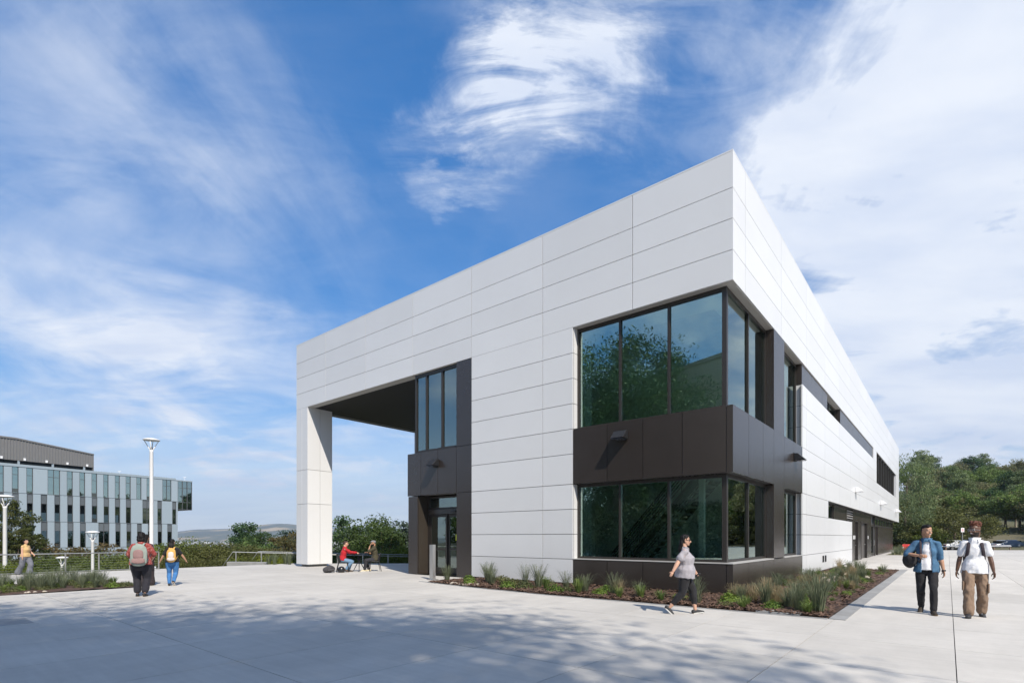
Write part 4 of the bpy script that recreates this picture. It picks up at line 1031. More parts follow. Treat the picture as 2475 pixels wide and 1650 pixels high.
# drain grate in the bed
t = thing('drain_grate', 'pale perforated drain grate at the edge of the planting bed', 'grate', W(-1.72,-2.68), BROT)
mb = MB(); mb.box(-.40,.40,-.19,-.16,0,.045); mb.box(-.40,.40,.16,.19,0,.045); mb.box(-.40,-.37,-.16,.16,0,.045); mb.box(.37,.40,-.16,.16,0,.045); mb.build('frame', M_KERB, t)
for k in range(14): bx('bar', mat('grate_metal', (.55,.55,.54), .5), t, -.36+.0525*k, -.325+.0525*k, -.16, .16, .012, .04)
t = thing('utility_cover', 'flush concrete utility cover let into the plaza', 'cover', (*at(8,1505,12.0*.8).xy, .0), BROT)
bx('lid', M_KERB, t, -.55, .55, -.35, .35, -.02, .006); bx('rim', M_GALV, t, .55, .60, -.40, .40, -.02, .007)
# ------------------------------------------------------------------ grasses and flowers in the beds
def blades(name, seed, n, h, spread, w, c1, c2, droop=.35, seeds=0, m=None):
    rng = np.random.default_rng(seed); V = []; F = []; vals = []
    for k in range(n):
        a = rng.random()*6.283; r0 = .09*spread*rng.random()**.5*2; lean = spread*(.15+.85*rng.random()); hh = h*(.55+.5*rng.random())
        b = np.array([math.cos(a)*r0, math.sin(a)*r0, 0]); d = np.array([math.cos(a+rng.normal()*.4), math.sin(a+rng.normal()*.4), 0])
        side = np.array([-d[1], d[0], 0])*w*(.7+.6*rng.random())
        pts = [b, b+d*lean*.22+np.array([0,0,hh*.5]), b+d*lean*.6+np.array([0,0,hh*.86]), b+d*lean+np.array([0,0,hh*(1-droop*rng.random())])]
        i0 = len(V)
        for j, p in enumerate(pts[:3]):
            ww = (1,.85,.55)[j]; V += [tuple(p-side*ww), tuple(p+side*ww)]
        V.append(tuple(pts[3]))
        F += [(i0,i0+1,i0+3,i0+2),(i0+2,i0+3,i0+5,i0+4),(i0+4,i0+5,i0+6)]
        vals += [rng.random()]*3
    me = bpy.data.meshes.new(name); me.from_pydata(V, [], F)
    a_ = me.attributes.new('leafv','FLOAT','FACE'); a_.data.foreach_set('value', np.asarray(vals, np.float32))
    me.materials.append(m); return me
GM1 = leaf_mat('blue_grey_grass', (.07,.10,.055), (.24,.26,.16), .3)
GM2 = leaf_mat('green_grass', (.06,.115,.03), (.20,.26,.07), .3)
GM3 = leaf_mat('straw_grass', (.20,.15,.075), (.42,.34,.20), .3)
GM4 = leaf_mat('bright_ground_leaf', (.07,.14,.03), (.20,.27,.05), .3)
GM5 = leaf_mat('dull_ground_leaf', (.06,.085,.035), (.17,.17,.07), .3)
GR = {'blue':[blades('blue_grass',i,130,.66,.44,.0048,0,0,.3,m=GM1) for i in range(4)],
      'green':[blades('green_grass',10+i,120,.40,.32,.0055,0,0,.4,m=GM2) for i in range(3)],
      'straw':[blades('straw_grass',20+i,130,.60,.46,.004,0,0,.55,m=GM3) for i in range(3)],
      'long':[blades('long_grass',30+i,110,.80,.60,.0042,0,0,.45,m=GM1) for i in range(3)]}
def cushion(name, seed, m, n=420, r=.25, h=.2, ls=.05):
    rng = np.random.default_rng(seed); q = rng.normal(size=(n,3)); q /= np.linalg.norm(q,axis=1,keepdims=True); q[:,2] = abs(q[:,2]); q *= (rng.random((n,1))**.35)*np.array([r,r,h])
    return leaf_mesh(name, q, ls*(.6+.8*rng.random(n)), rng.random(n), m, seed, .4, .7)
GR['cush'] = [cushion('ground_leaf',40+i,GM4) for i in range(3)]
GR['dull'] = [cushion('dull_leaf',50+i,GM5,460,.3,.17) for i in range(3)]
LABG = {'blue':('grass_clump','upright blue green grass clump','grass'),'green':('grass_clump','short bright green grass tuft','grass'),'straw':('grass_clump','straw coloured dry grass clump','grass'),'long':('grass_clump','tall loose grass clump with arching blades','grass'),'cush':('ground_plant','low cushion of bright green leaves','plant'),'dull':('ground_plant','low mat of olive leaves','plant')}
def plant(kind, u, v, s, where, i=0):
    nm, lab, cat = LABG[kind]; p = W(u, v)
    o = bpy.data.objects.new(nm, GR[kind][i % len(GR[kind])]); link(o); o.location = (p.x, p.y, .0); o.scale = (s, s, s*random.Random(i*31+int(u*100)).uniform(.85,1.2)); o.rotation_euler = (0,0,(i*2.4) % 6.28)
    return tag(o, lab+' '+where, cat, 'plants like the '+lab+' '+where)
rg = random.Random(12)
F1 = 'in the mulch strip along the building front'; F2 = 'in the bed beside the long white wall'; F3 = 'in the bed by the railing'
# front strip: positions read along it, u from entrance to corner
for i, (u, v, k, s) in enumerate([(9.2,-1.6,'blue',.95),(8.7,-1.0,'cush',1.0),(7.9,-.9,'blue',1.05),(7.7,-2.0,'cush',1.1),(7.3,-1.5,'blue',1.0),(7.0,-1.7,'blue',1.0),(6.6,-1.0,'dull',1.3),(6.4,-1.6,'dull',1.3),(6.0,-1.2,'long',.85),(5.9,-2.2,'cush',1.2),(5.4,-2.0,'dull',1.2),(5.2,-1.6,'blue',1.1),(4.7,-1.9,'green',1.0),(4.4,-1.3,'long',.75),(4.1,-2.3,'cush',1.1),(3.9,-2.0,'dull',1.0),(3.5,-1.7,'blue',1.0),(3.4,-2.2,'green',1.1),(3.0,-1.4,'cush',1.1),(2.8,-2.1,'cush',1.0),(2.5,-1.8,'long',.95),(2.3,-1.9,'straw',.7),(2.0,-2.5,'green',.8),(1.75,-1.9,'blue',.85),(1.55,-2.2,'green',.9),(.95,-2.4,'green',.9),(.8,-1.6,'cush',.9),(.25,-2.15,'blue',1.1),(.1,-2.3,'long',.7),(-.4,-1.6,'cush',1.2),(-.55,-2.4,'dull',.8),(-.9,-2.0,'green',.8),(-.95,-2.5,'green',.8),(-1.1,-1.35,'straw',1.0),(-1.2,-1.6,'blue',.9),(-1.35,-1.2,'straw',.95),(-1.7,-1.8,'blue',.85),(-1.5,-2.3,'cush',1.0),(-2.0,-2.3,'blue',.9),(-2.35,-2.25,'blue',1.25),(-2.2,-2.5,'green',.9),(5.6,-.6,'dull',1.2),(7.6,-.5,'dull',1.2),(-.2,-.5,'cush',1.1),(-1.95,-1.4,'cush',1.1)]):
    plant(k, u, v, s, F1 if v > -2.95 and u > -1 else 'at the corner of the bed', i)
n = 0
for k in range(235):
    v = -1.6+17.4*rg.random()**1.15; u = rg.uniform(-2.35,-.25)
    if (u < -2.0 and rg.random() < .55): continue
    kd = rg.choice(['blue','blue','green','dull','dull','straw','cush','dull','dull']); s = rg.uniform(.45,.85)
    plant(kd, u, v, s, F2, n); n += 1
for k in range(210):
    u = 15.15+4.1*rg.random(); v = rg.uniform(-15.5,-9.3)
    if u < 15.9 and rg.random() < .6: continue
    kd = rg.choice(['blue','long','dull','dull','cush','green','long','blue'])
    plant(kd, u, v, rg.uniform(.5,.8)*(1.25 if kd in ('dull','cush') else 1), F3, k)
for i, (px, Y) in enumerate([(650,30.2),(664,30.0),(690,30.4),(700,30.0)]):
    p = at(px,1300,Y); u, v = UVof(p.x, p.y); plant('blue', u, v, 1.0, 'at the head of the steps', i)
for i in range(16):
    plant('long', -.1-rg.random()*1.2, 42+rg.random()*16, rg.uniform(.7,1.0), 'below the far end of the white wall', i)
# bark chips: far too many to count
def chips():
    rng = np.random.default_rng(8); mb = MB()
    def inp(u, v): return (-2.6 < u < 9.3 and (-2.85+max(0,(u-4))*.09 < v < -.0)) or (-2.6 < u < -.02 and 0 <= v < 16.2)
    c = 0
    while c < 9000:
        u = rng.uniform(-2.6, 9.3); v = -2.85+19*rng.random()**1.8
        if not inp(u, v): continue
        p = W(u, v); a = rng.random()*6.28; l = .03+.035*rng.random(); w = l*.32; z = .035+.03*rng.random(); t = rng.normal()*.012
        ca, sa = math.cos(a), math.sin(a); n0 = len(mb.v)
        for x, y, zz in ((-l,-w,-t),(l,-w,t),(l,w,t+.008),(-l,w,-t+.008)): mb.v.append((p.x+x*ca-y*sa, p.y+x*sa+y*ca, z+zz))
        mb.f.append((n0,n0+1,n0+2,n0+3)); c += 1
    o = mb.build('bark_chips', mat('bark_chip', (.05,.028,.019), .9, col2=(.17,.10,.066), vscale=9, detail=2)); tag(o, 'reddish brown bark chips scattered over the planting bed', kind='stuff')
chips()
# pale stones
def stone_mesh(seed):
    bm_ = bmesh.new(); bmesh.ops.create_icosphere(bm_, subdivisions=2, radius=1)
    for v in bm_.verts: v.co *= 1+.22*mnoise.noise(v.co*1.3+Vector((seed*7,0,0))); v.co.z *= .6
    me = bpy.data.meshes.new('stone'); bm_.to_mesh(me); bm_.free(); me.materials.append(mat('pale_stone', (.50,.44,.36), .9, var=.2, vscale=2, rnd=.2)); return me
SM = [stone_mesh(i) for i in range(4)]
def stone(u, v, r, where, i):
    o = bpy.data.objects.new('stone', SM[i % 4]); link(o); p = W(u, v); o.location = (p.x, p.y, r*.25); o.scale = (r, r*rg.uniform(.6,1), r); o.rotation_euler = (0,0,rg.uniform(0,6))
    tag(o, 'pale rounded stone '+where, 'stone', 'pale stones '+where)
for i in range(9): stone(rg.uniform(7.2,8.3), rg.uniform(-2.35,-2.05), rg.uniform(.06,.11), 'at the edge of the front mulch strip', i)
for i in range(26): stone(-.9+rg.gauss(0,.35), 6.8+rg.gauss(0,1.3), rg.uniform(.08,.17), 'heaped beside the long white wall', i)
for i in range(5): stone(-1.9+rg.gauss(0,.2), 9.0+rg.gauss(0,.5), rg.uniform(.07,.13), 'lying among the grasses', i)
for i in range(4): stone(15.25+.1*rg.random(), -11.8+.5*rg.random(), .055, 'at the edge of the bed by the railing', i)
# ------------------------------------------------------------------ beyond the right end of the plaza
road = ploc('road', mat('asphalt', (.055,.055,.056), .9, var=.15, vscale=1), [UVof(40,66.0), UVof(130,66.0), UVof(130,73.5), UVof(40,73.5)], -.6, -.22, 'dark asphalt road beyond the plaza edge')
ploc('pavement', M_CONC, [UVof(40,63.6), UVof(110,63.6), UVof(110,65.4), UVof(40,65.4)], -.6, -.12, 'pale pavement strip beside the road')
ploc('lawn', mat('dry_lawn', (.11,.12,.045), .95, col2=(.20,.17,.09), vscale=1.5, bump=.5), [(-.2,42),(-.2,60.5),(-2.4,60.5),(-2.4,42)], -.2, .02, 'strip of dry grass below the far end of the white wall')
p = at(2215.6,1257.5,96); t = thing('lamp_post', 'pale mushroom topped lamp post left of the man in denim', 'lamp post', (p.x, p.y, p.z-5.2))
MB().tube([(0,0,0),(0,0,4.55)], [.10,.07], 8).build('pole', M_WPAINT, t); MB().lathe([(.16,4.5),(.20,4.6),(.22,4.9),(.14,4.95)], 14).build('lamp_globe', M_WPAINT, t, True); MB().lathe([(.40,4.92),(.42,4.97),(.25,5.1),(.03,5.2)], 18).build('lamp_cap', M_WPAINT, t, True)
p = at(2402,1249,104); t = thing('street_lamp', 'grey double headed street lamp above the man in the white polo', 'street lamp', (p.x, p.y, p.z-8))
MB().tube([(0,0,0),(0,0,8)], [.12,.08], 8).build('pole', M_WPAINT, t); bx('lamp_head', M_WPAINT, t, -.75, .45, -.12, .12, 7.9, 8.02)
p = at(2326,1280,64); t = thing('traffic_sign', 'white parking sign on a thin post between the two men', 'sign', (p.x, p.y, -.3))
MB().tube([(0,0,0),(0,0,3.0)], .03, 6).build('post', M_GALV, t); bx('plate', mat('white_sign', (.78,.78,.77), .5), t, -.19, .19, -.045, -.03, p.z+.3-.25, p.z+.3+.25)
rs = mat('sign_red', (.45,.03,.03), .5)
for k, (w_, z_) in enumerate(((.13,.14),(.10,.05),(.14,-.04),(.11,-.13))): bx('sign_text', rs, t, -w_, w_, -.0485, -.0455, p.z+.3+z_-.022, p.z+.3+z_+.022)
def guardrail(label, a, b):
    t = thing('guardrail', label, 'guardrail', a); d = Vector(b)-Vector(a)
    MB().tube([(0,0,.62),(d.x,d.y,.62+d.z)], (.03,.15), 4).build('beam', M_GALV, t)
    n = round(d.length/2)
    for k in range(n+1): q = d*k/n; bx('post', mat('timber_post', (.20,.13,.09), .9, var=.2), t, q.x-.06, q.x+.06, q.y+.02, q.y+.12, q.z-.1, q.z+.72)
guardrail('steel guardrail along the road behind the man in denim', (50,65.7,-.2), (62,65.7,-.2))
# parked cars on the road
def car(label, loc, rz, col, name='parked_car'):
    t = thing(name, label, 'car', loc, rz)
    mb = MB(); prof = [(-2.15,.35),(-2.2,.62),(-2.1,.82),(-1.35,.92),(-.65,1.38),(.75,1.42),(1.55,.98),(2.1,.9),(2.2,.6),(2.15,.35)]
    k = len(prof)
    for y, s in ((-.82,1),(-.70,1.0),(.70,1.0),(.82,1)):
        for x, z in prof: mb.v.append((x, y*(1 if z < 1 else .86), z))
    for r in range(3):
        for i in range(k): a = r*k+i; b_ = r*k+(i+1)%k; mb.f.append((a, b_, b_+k, a+k))
    mb.f.append(tuple(range(k))[::-1]); mb.f.append(tuple(3*k+i for i in range(k)))
    o = mb.build('body', mat('car_paint_'+name+str(round(col[0],2)), col, .25, coat=.6), t, True); o.modifiers.new('b','BEVEL').width = .05
    mg = mat('car_glass', (.02,.025,.03), .06, spec=.8)
    MB().prism([(-1.15,-.73),(1.35,-.73),(1.35,.73),(-1.15,.73)], .98, 1.28).build('side_glass', mg, t)
    for x in (-1.35, 1.35):
        for y in (-.78, .78):
            w = MB().tube([(x,y-.1,.33),(x,y+.1,.33)], .33, 18).build('wheel', mat('tyre', (.015,.015,.016), .85), t)
            MB().tube([(x,y-.108,.33),(x,y+.108,.33)], .19, 12).build('rim', M_STEEL, w)
    for y in (-.6, .6): bx('headlight', mat('headlamp', (.6,.6,.6), .15), t, 2.08, 2.19, y-.16, y+.16, .62, .76); bx('tail_light', mat('tail_red', (.35,.01,.01), .2), t, -2.2, -2.1, y-.16, y+.16, .66, .8)
    return t
p = at(2312,0,70); car('white car parked on the road behind the two men', (p.x, p.y, -.22), .05, (.62,.63,.64))
p = at(2432,0,72); car('grey blue car parked under the dark trees', (p.x, p.y, -.22), 0.0, (.16,.19,.23))
p = at(2455,0,78); car('orange brown car parked farther back under the dark trees', (p.x, p.y, -.2), 0.0, (.38,.17,.08))
def cone(label, loc, g=None):
    t = thing('traffic_cone', label, 'traffic cone', loc, 0, g)
    mo = mat('cone_orange', (.75,.07,.02), .5)
    bx('base', mo, t, -.2, .2, -.2, .2, 0, .04); MB().lathe([(.15,.04),(.03,.75),(.02,.76)], 12).build('body', mo, t, True); MB().lathe([(.105,.32),(.08,.47)], 12).build('stripe', mat('white_sign', (.78,.78,.77), .5), t)
p = at(2182,0,66)
for dx, s in ((0,1),(2.0,1.15)): cone('orange traffic cone by the end of the white building', (p.x+dx*.5, p.y+.2*dx, -.12), 'orange cones')
# red barrier and cable drum by the building end
t = thing('barrier', 'red plastic barrier by the end of the white building', 'barrier', (*at(2193,0,67.5).xy, -.2))
MB().prism([(-.7,-.25),(.7,-.25),(.7,.25),(-.7,.25)], 0, .35).build('foot', mat('barrier_red', (.55,.03,.03), .45), t, bevel=.05); bx('rail', mat('barrier_red', (.55,.03,.03), .45), t, -.65, .65, -.1, .1, .35, .85, bevel=.05)
# houses on the hill
def house(label, px, py, Y, w, d, h, wall, roof, rz=0.0, chim=False):
    p = at(px, py, Y); t = thing('house', label, 'house', (p.x, p.y, p.z), rz)
    mw = mat('house_wall_%d' % px, wall, .8, var=.05); mrf = mat('house_roof_%d' % px, roof, .8, var=.1)
    MB().box(-w/2,w/2,-d/2,d/2,-6,h).build('wall', mw, t)
    e = .5; mb = MB(); mb.v = [(-w/2-e,-d/2-e,h-.05),(w/2+e,-d/2-e,h-.05),(w/2+e,d/2+e,h-.05),(-w/2-e,d/2+e,h-.05),(-w/2-e,0,h+d*.22),(w/2+e,0,h+d*.22)]
    mb.f = [(3,2,1,0),(0,1,5,4),(2,3,4,5),(1,2,5),(3,0,4)]; r_ = mb.build('roof', mrf, t)
    if chim: bx('chimney', mw, r_, w*.3, w*.3+1.0, -.5, .5, h, h+d*.22+1.2)
    n = max(2, int(w/3))
    for k in range(n):
        x = -w/2+w*(k+.5)/n; f_ = bpy.data.objects.new('window', None); link(f_, t)
        mb = MB(); mb.box(x-.75,x+.75,-d/2-.08,-d/2-.01,h-2.3,h-.7); mb.build('frame', M_WPAINT, f_); bx('pane', mat('car_glass', (.02,.025,.03), .06), f_, x-.65, x+.65, -d/2-.1, -d/2-.085, h-2.2, h-.8)
house('pale stucco house with a grey roof and chimney on the hill', 2347, 1212, 175, 9, 8, 3.4, (.60,.56,.47), (.13,.13,.14), -.3, True)
house('grey green house with a flat looking roof on the hill', 2428, 1212, 168, 10, 7, 2.6, (.38,.41,.40), (.20,.21,.22), .25)
house('tan house behind the hillside trees', 2400, 1236, 150, 11, 7, 2.8, (.50,.40,.30), (.30,.24,.19), .1)
house('cream house half buried in the hillside trees', 2255, 1212, 172, 12, 8, 3.0, (.62,.57,.48), (.28,.25,.22), .1)
# beige hall across the lawn, seen in the glass
t = thing('lecture_hall', 'plain beige hall reflected in the corner window', 'building', (-24.5, -5.5, -.4), 1.2)
MB().box(-5,5,-5,5,0,16.5).build('wall', mat('beige_render', (.48,.44,.33), .85, var=.06), t); bx('parapet', mat('beige_trim', (.40,.37,.28), .8), t, -5.1, 5.1, -5.1, 5.1, 16.48, 16.8)
for k in range(3): bx('window', mat('car_glass', (.02,.025,.03), .06), t, -4.4+3.3*k, -2.8+3.3*k, -5.06, -4.98, 2, 4.5)
# ------------------------------------------------------------------ people
def blob(mb, c, r, ax=None, seg=12, rings=7):
    """ellipsoid; ax: three axis vectors"""
    c = Vector(c); r = (r, r, r) if isinstance(r, (int, float)) else r
    X, Y_, Z = ax or (Vector((1,0,0)), Vector((0,1,0)), Vector((0,0,1)))
    n0 = len(mb.v)
    for i in range(rings+1):
        t = -math.pi/2+math.pi*(i+.02)/(rings+.04)
        for j in range(seg):
            a = 2*math.pi*j/seg
            mb.v.append(tuple(c+X*(r[0]*math.cos(t)*math.cos(a))+Y_*(r[1]*math.cos(t)*math.sin(a))+Z*(r[2]*math.sin(t))))
    for i in range(rings):
        for j in range(seg):
            a0 = n0+i*seg+j; a1 = n0+i*seg+(j+1)%seg; mb.f.append((a0,a1,a1+seg,a0+seg))
    mb.f.append(tuple(n0+j for j in reversed(range(seg)))); mb.f.append(tuple(n0+rings*seg+j for j in range(seg)))
def limb(mb, pts, radii, seg=12, flat0=False):
    """tapered tube with rounded ends"""
    pts = [Vector(p) for p in pts]; f = lambda r: max(r) if isinstance(r, (tuple, list)) else r
    sc_ = lambda r, k: tuple(x*k for x in r) if isinstance(r, (tuple, list)) else r*k
    d0 = (pts[0]-pts[1]).normalized(); d1 = (pts[-1]-pts[-2]).normalized(); r0 = min(radii[0]) if isinstance(radii[0], tuple) else radii[0]; r1 = min(radii[-1]) if isinstance(radii[-1], tuple) else radii[-1]
    P = ([pts[0]] if flat0 else [pts[0]+d0*r0*.95, pts[0]+d0*r0*.6])+(pts[1:] if flat0 else pts)+[pts[-1]+d1*r1*.6, pts[-1]+d1*r1*.95]
    R = ([radii[0]] if flat0 else [sc_(radii[0],.25), sc_(radii[0],.8)])+list(radii[1:] if flat0 else radii)+[sc_(radii[-1],.8), sc_(radii[-1],.25)]
    mb.tube(P, R, seg)
def cloth(name, mb, m, parent, vox=.012, smooth_it=3, fold=0.0, fs=9.0, st=(1,1,.45), cut=None, paint=None, seed=0, strands=0.0):
    """weld overlapping volumes into one skin, smooth it and press folds into it"""
    me = mb.mesh(name, m); o = bpy.data.objects.new(name, me); COL.objects.link(o)
    r = o.modifiers.new('weld','REMESH'); r.mode = 'VOXEL'; r.voxel_size = vox
    s = o.modifiers.new('relax','SMOOTH'); s.factor = .5; s.iterations = smooth_it
    dg = bpy.context.evaluated_depsgraph_get(); ev = o.evaluated_get(dg)
    new = bpy.data.meshes.new_from_object(ev); o.modifiers.clear(); o.data = new; bpy.data.meshes.remove(me)
    n = len(new.vertices)
    if fold or strands:
        co = np.empty(n*3); new.vertices.foreach_get('co', co); co = co.reshape(-1,3); no = np.empty(n*3); new.vertices.foreach_get('normal', no); no = no.reshape(-1,3)
        for i in range(n):
            p = co[i]
            if fold:
                q = Vector((p[0]*fs*st[0]+seed, p[1]*fs*st[1], p[2]*fs*st[2])); a = mnoise.noise(q); b = mnoise.noise(q*2.3)
                co[i] += no[i]*(fold*(-abs(a)*1.6+.5+.45*b))
            if strands:
                q = Vector((p[0]*42+seed, p[1]*42, p[2]*7)); co[i] += no[i]*strands*mnoise.noise(q)
        new.vertices.foreach_set('co', co.ravel()); new.update()
    if cut:
        bm_ = bmesh.new(); bm_.from_mesh(new); bmesh.ops.delete(bm_, geom=[f for f in bm_.faces if cut(f.calc_center_median())], context='FACES'); bm_.to_mesh(new); bm_.free()
        sm = o.modifiers.new('thick','SOLIDIFY'); sm.thickness = .006; sm.offset = -1
    if not new.materials: new.materials.append(m)
    if paint:
        for mm, fn in paint: new.materials.append(mm)
        for f in new.polygons:
            for k, (mm, fn) in enumerate(paint):
                if fn(f.center): f.material_index = k+1
    new.polygons.foreach_set('use_smooth', [True]*len(new.polygons))
    o.parent = parent; return o
def ik(a, t, l1, l2, pole):
    """middle joint of a two-bone chain from a to t bending towards pole; returns joint and reachable end"""
    a, t, pole = Vector(a), Vector(t), Vector(pole); d = t-a; L0 = min(d.length, (l1+l2)*.999); u = d.normalized(); t = a+u*L0
    x = (l1*l1-l2*l2+L0*L0)/(2*L0); h = math.sqrt(max(0, l1*l1-x*x)); n = (pole-u*pole.dot(u)).normalized()
    return a+u*x+n*h, t
def rotz(v, a): c, s = math.cos(a), math.sin(a); return Vector((v.x*c-v.y*s, v.x*s+v.y*c, v.z))
def hand(mb, w, d, palm, k, curl=.5, side=1):
    """palm, four fingers of unequal length and a thumb; d: forearm direction, palm: direction the palm faces"""
    d = Vector(d).normalized(); palm = (Vector(palm)-d*d.dot(palm)).normalized(); s = d.cross(palm)*side    # s: towards the thumb
    c = w+d*.045*k
    blob(mb, c, (.038*k,.017*k,.052*k), (s, palm, d), 10, 6)
    base = w+d*.083*k
    for i, (o_, L0) in enumerate(((.027,.070),(.009,.078),(-.009,.073),(-.026,.057))):
        p = base+s*o_*k; pts = [p-d*.02*k]; dd = d.copy()
        for j, fr in enumerate((.45,.32,.25)):
            a = curl*(.45,.8,.6)[j]; dd = (dd*math.cos(a)+palm*math.sin(a)).normalized(); p = p+dd*L0*fr*k; pts.append(p)
        limb(mb, pts, [.0092*k,.0088*k,.008*k,.007*k], 8)
    t0 = w+d*.025*k+s*.03*k; t1 = t0+(d*.6+s*.75+palm*.25).normalized()*.035*k; t2 = t1+(d*.85+s*.25+palm*.45).normalized()*.032*k
    limb(mb, [t0-s*.012*k, t1, t2], [.012*k,.0105*k,.0085*k], 8)
SKIN = {'tan':mat('skin_tan', (.44,.245,.155), .5, var=.05, vscale=20), 'light':mat('skin_light', (.55,.32,.22), .5, var=.05, vscale=20), 'brown':mat('skin_brown', (.115,.058,.035), .45, var=.08, vscale=20), 'olive':mat('skin_olive', (.38,.20,.12), .5, var=.05, vscale=20)}
LIP = mat('lips', (.36,.13,.11), .45); LIPD = mat('lips_dark', (.13,.055,.045), .45); EYEW = mat('eye_white', (.7,.68,.66), .3); EYED = mat('eye_dark', (.015,.01,.008), .3); TEETH = mat('teeth', (.8,.78,.74), .3)
def fabric(name, col, var=.12, rough=.88, bump=.25, bs=90, **kw): return mat(name, col, rough, var=var, vscale=kw.pop('vs', 14), bump=bump, bscale=bs, sheen=.03, **kw)
RINGS = [(-.03,.09,.09,.17),(.03,.17,.17,.14),(.11,.225,.245,.10),(.24,.275,.33,.05),(.40,.312,.385,.01),(.55,.33,.41,-.01),(.70,.328,.415,-.02),(.83,.285,.37,-.03),(.93,.20,.265,-.03),(.99,.06,.09,-.03)]
def person(label, loc, heading, H, girth=1.0, female=False, skin='tan', pelvis=None, ankles=None, pitch=(0,0), wrists=None, palms=None, poles=None, curl=(.5,.5), lean=0.0, yaw=0.0, nod=0.0, knee_out=.08, fem_hip=None,
           top=None, pants=None, shoes=None, hair=None, brow=EYED, beard=None, smile=False, vox=.009, belly=0.0, bust=0.0, seated=False):
    k = H/1.75; g = girth
    ro = thing('person', label, 'person', loc, math.atan2(-heading[0], heading[1]))
    ph = pelvis if pelvis is not None else .93*k
    hw = (.10 if female else .092)*k*(.5+.5*g); sw = (.142 if female else .160)*k*(.7+.3*g)
    ux = Vector((1,0,0)); fw = Vector((0,math.sin(lean),0))
    sp = Vector((0, math.sin(lean), math.cos(lean)))             # spine direction
    pel = Vector((0,0,ph)); chest = pel+sp*.32*k; nb = pel+sp*.53*k; fwd = Vector((0, math.cos(lean), -math.sin(lean)))
    sh = [nb-sp*.055*k+ux*s*sw for s in (-1,1)]                  # left (-x), right (+x)
    hip = [pel-sp*.03*k+ux*s*hw for s in (-1,1)]
    if ankles is None: ankles = [(-.09,0,.08),(.09,0,.08)]
    knee = []; ank = []
    for i in (0,1):
        t = Vector(ankles[i])*k; kn, an = ik(hip[i], t, .435*k, .43*k, (knee_out*(-1,1)[i], 1, .2 if seated else .05)); knee.append(kn); ank.append(an)
    elb = []; wr = []
    for i in (0,1):
        t = Vector(wrists[i])*k if wrists else sh[i]+Vector(((-1,1)[i]*.06,.04,-.52))*k
        po = Vector(poles[i]) if poles else Vector(((-1,1)[i]*.35,-1,0)); el, w = ik(sh[i], t, .285*k, .255*k, po); elb.append(el); wr.append(w)
    hf = rotz(Vector((0,1,0)), -yaw); hf = (hf+Vector((0,0,-math.sin(nod)))).normalized(); hx = hf.cross(Vector((0,0,1))).normalized(); hu = hx.cross(hf)
    hh = .232*k; chin = nb+sp*.075*k+fwd*.025*k
    hp = lambda x, y, z: chin+hx*(x*hh)+hf*(y*hh)+hu*(z*hh)
    sk = SKIN[skin]
    # ---- body, one skin
    mb = MB()
    n0 = len(mb.v)
    for z, rx, ry, yo in RINGS:
        for j in range(16):
            a = 2*math.pi*j/16; mb.v.append(tuple(hp(rx*math.cos(a), yo+ry*math.sin(a), z)))
    for i in range(len(RINGS)-1):
        for j in range(16): a0 = n0+i*16+j; a1 = n0+i*16+(j+1)%16; mb.f.append((a0,a1,a1+16,a0+16))
    mb.f.append(tuple(n0+j for j in reversed(range(16)))); mb.f.append(tuple(n0+(len(RINGS)-1)*16+j for j in range(16)))
    limb(mb, [hp(0,.37,.56), hp(0,.435,.42), hp(0,.455,.335)], [.035*hh,.05*hh,.075*hh], 8)              # nose
    blob(mb, hp(0,.36,.215), (.11*hh,.05*hh,.05*hh), (hx,hf,hu), 8, 5)                                       # mouth
    blob(mb, hp(0,.27,.03), (.10*hh,.09*hh,.07*hh), (hx,hf,hu), 8, 5)                                        # chin
    for s in (-1,1):
        blob(mb, hp(s*.335,-.04,.42), (.035*hh,.075*hh,.125*hh), (hx,hf,hu), 8, 5)                           # ears
        blob(mb, hp(s*.14,.34,.58), (.12*hh,.06*hh,.04*hh), (hx,hf,hu), 8, 5)                                # brow ridge
        blob(mb, hp(s*.17,.27,.33), (.10*hh,.08*hh,.10*hh), (hx,hf,hu), 8, 5)                                # cheek
    nr = (.052 if female else .062)*k*(.8+.2*g)
    limb(mb, [nb-sp*.06*k, nb+sp*.03*k, chin+hu*.06*k-hf*.045*k], [nr*1.25, nr, nr*.95])
    tw, td = (.135*g*k if not female else .125*g*k), .092*g*k
    limb(mb, [pel-sp*.02*k, pel+sp*.14*k+fwd*belly*.5*k, chest, nb-sp*.08*k], [(.155*k*(.4+.6*g),.105*k*g),(tw*.95,td*1.02+belly*.5*k),(tw*1.1,td*1.12),(sw*.72,.07*k)], 16)
    for i in (0,1):
        limb(mb, [sh[i]-ux*(-1,1)[i]*.04*k, sh[i], sh[i].lerp(elb[i],.45), elb[i]], [.05*k,.055*k*g**.5,.048*k*g**.7,.037*k*g**.5])
        limb(mb, [elb[i], elb[i].lerp(wr[i],.35), wr[i]], [.038*k*g**.5,.041*k*g**.5,.026*k*g**.4])
        dd = (wr[i]-elb[i]).normalized(); pm = Vector(palms[i]) if palms else Vector(((1,-1)[i],.15,0))
        hand(mb, wr[i], dd, pm, k*(.92 if female else 1.05), curl[i], (1,-1)[i])
        limb(mb, [hip[i], hip[i].lerp(knee[i],.5), knee[i]], [.083*k*g**.75,.070*k*g**.75,.052*k*g**.6]); limb(mb, [knee[i], knee[i].lerp(ank[i],.33)-Vector((0,.012*k,0)), ank[i]], [.052*k*g**.6,.054*k*g**.6,.036*k])
    # feet
    ftip = []
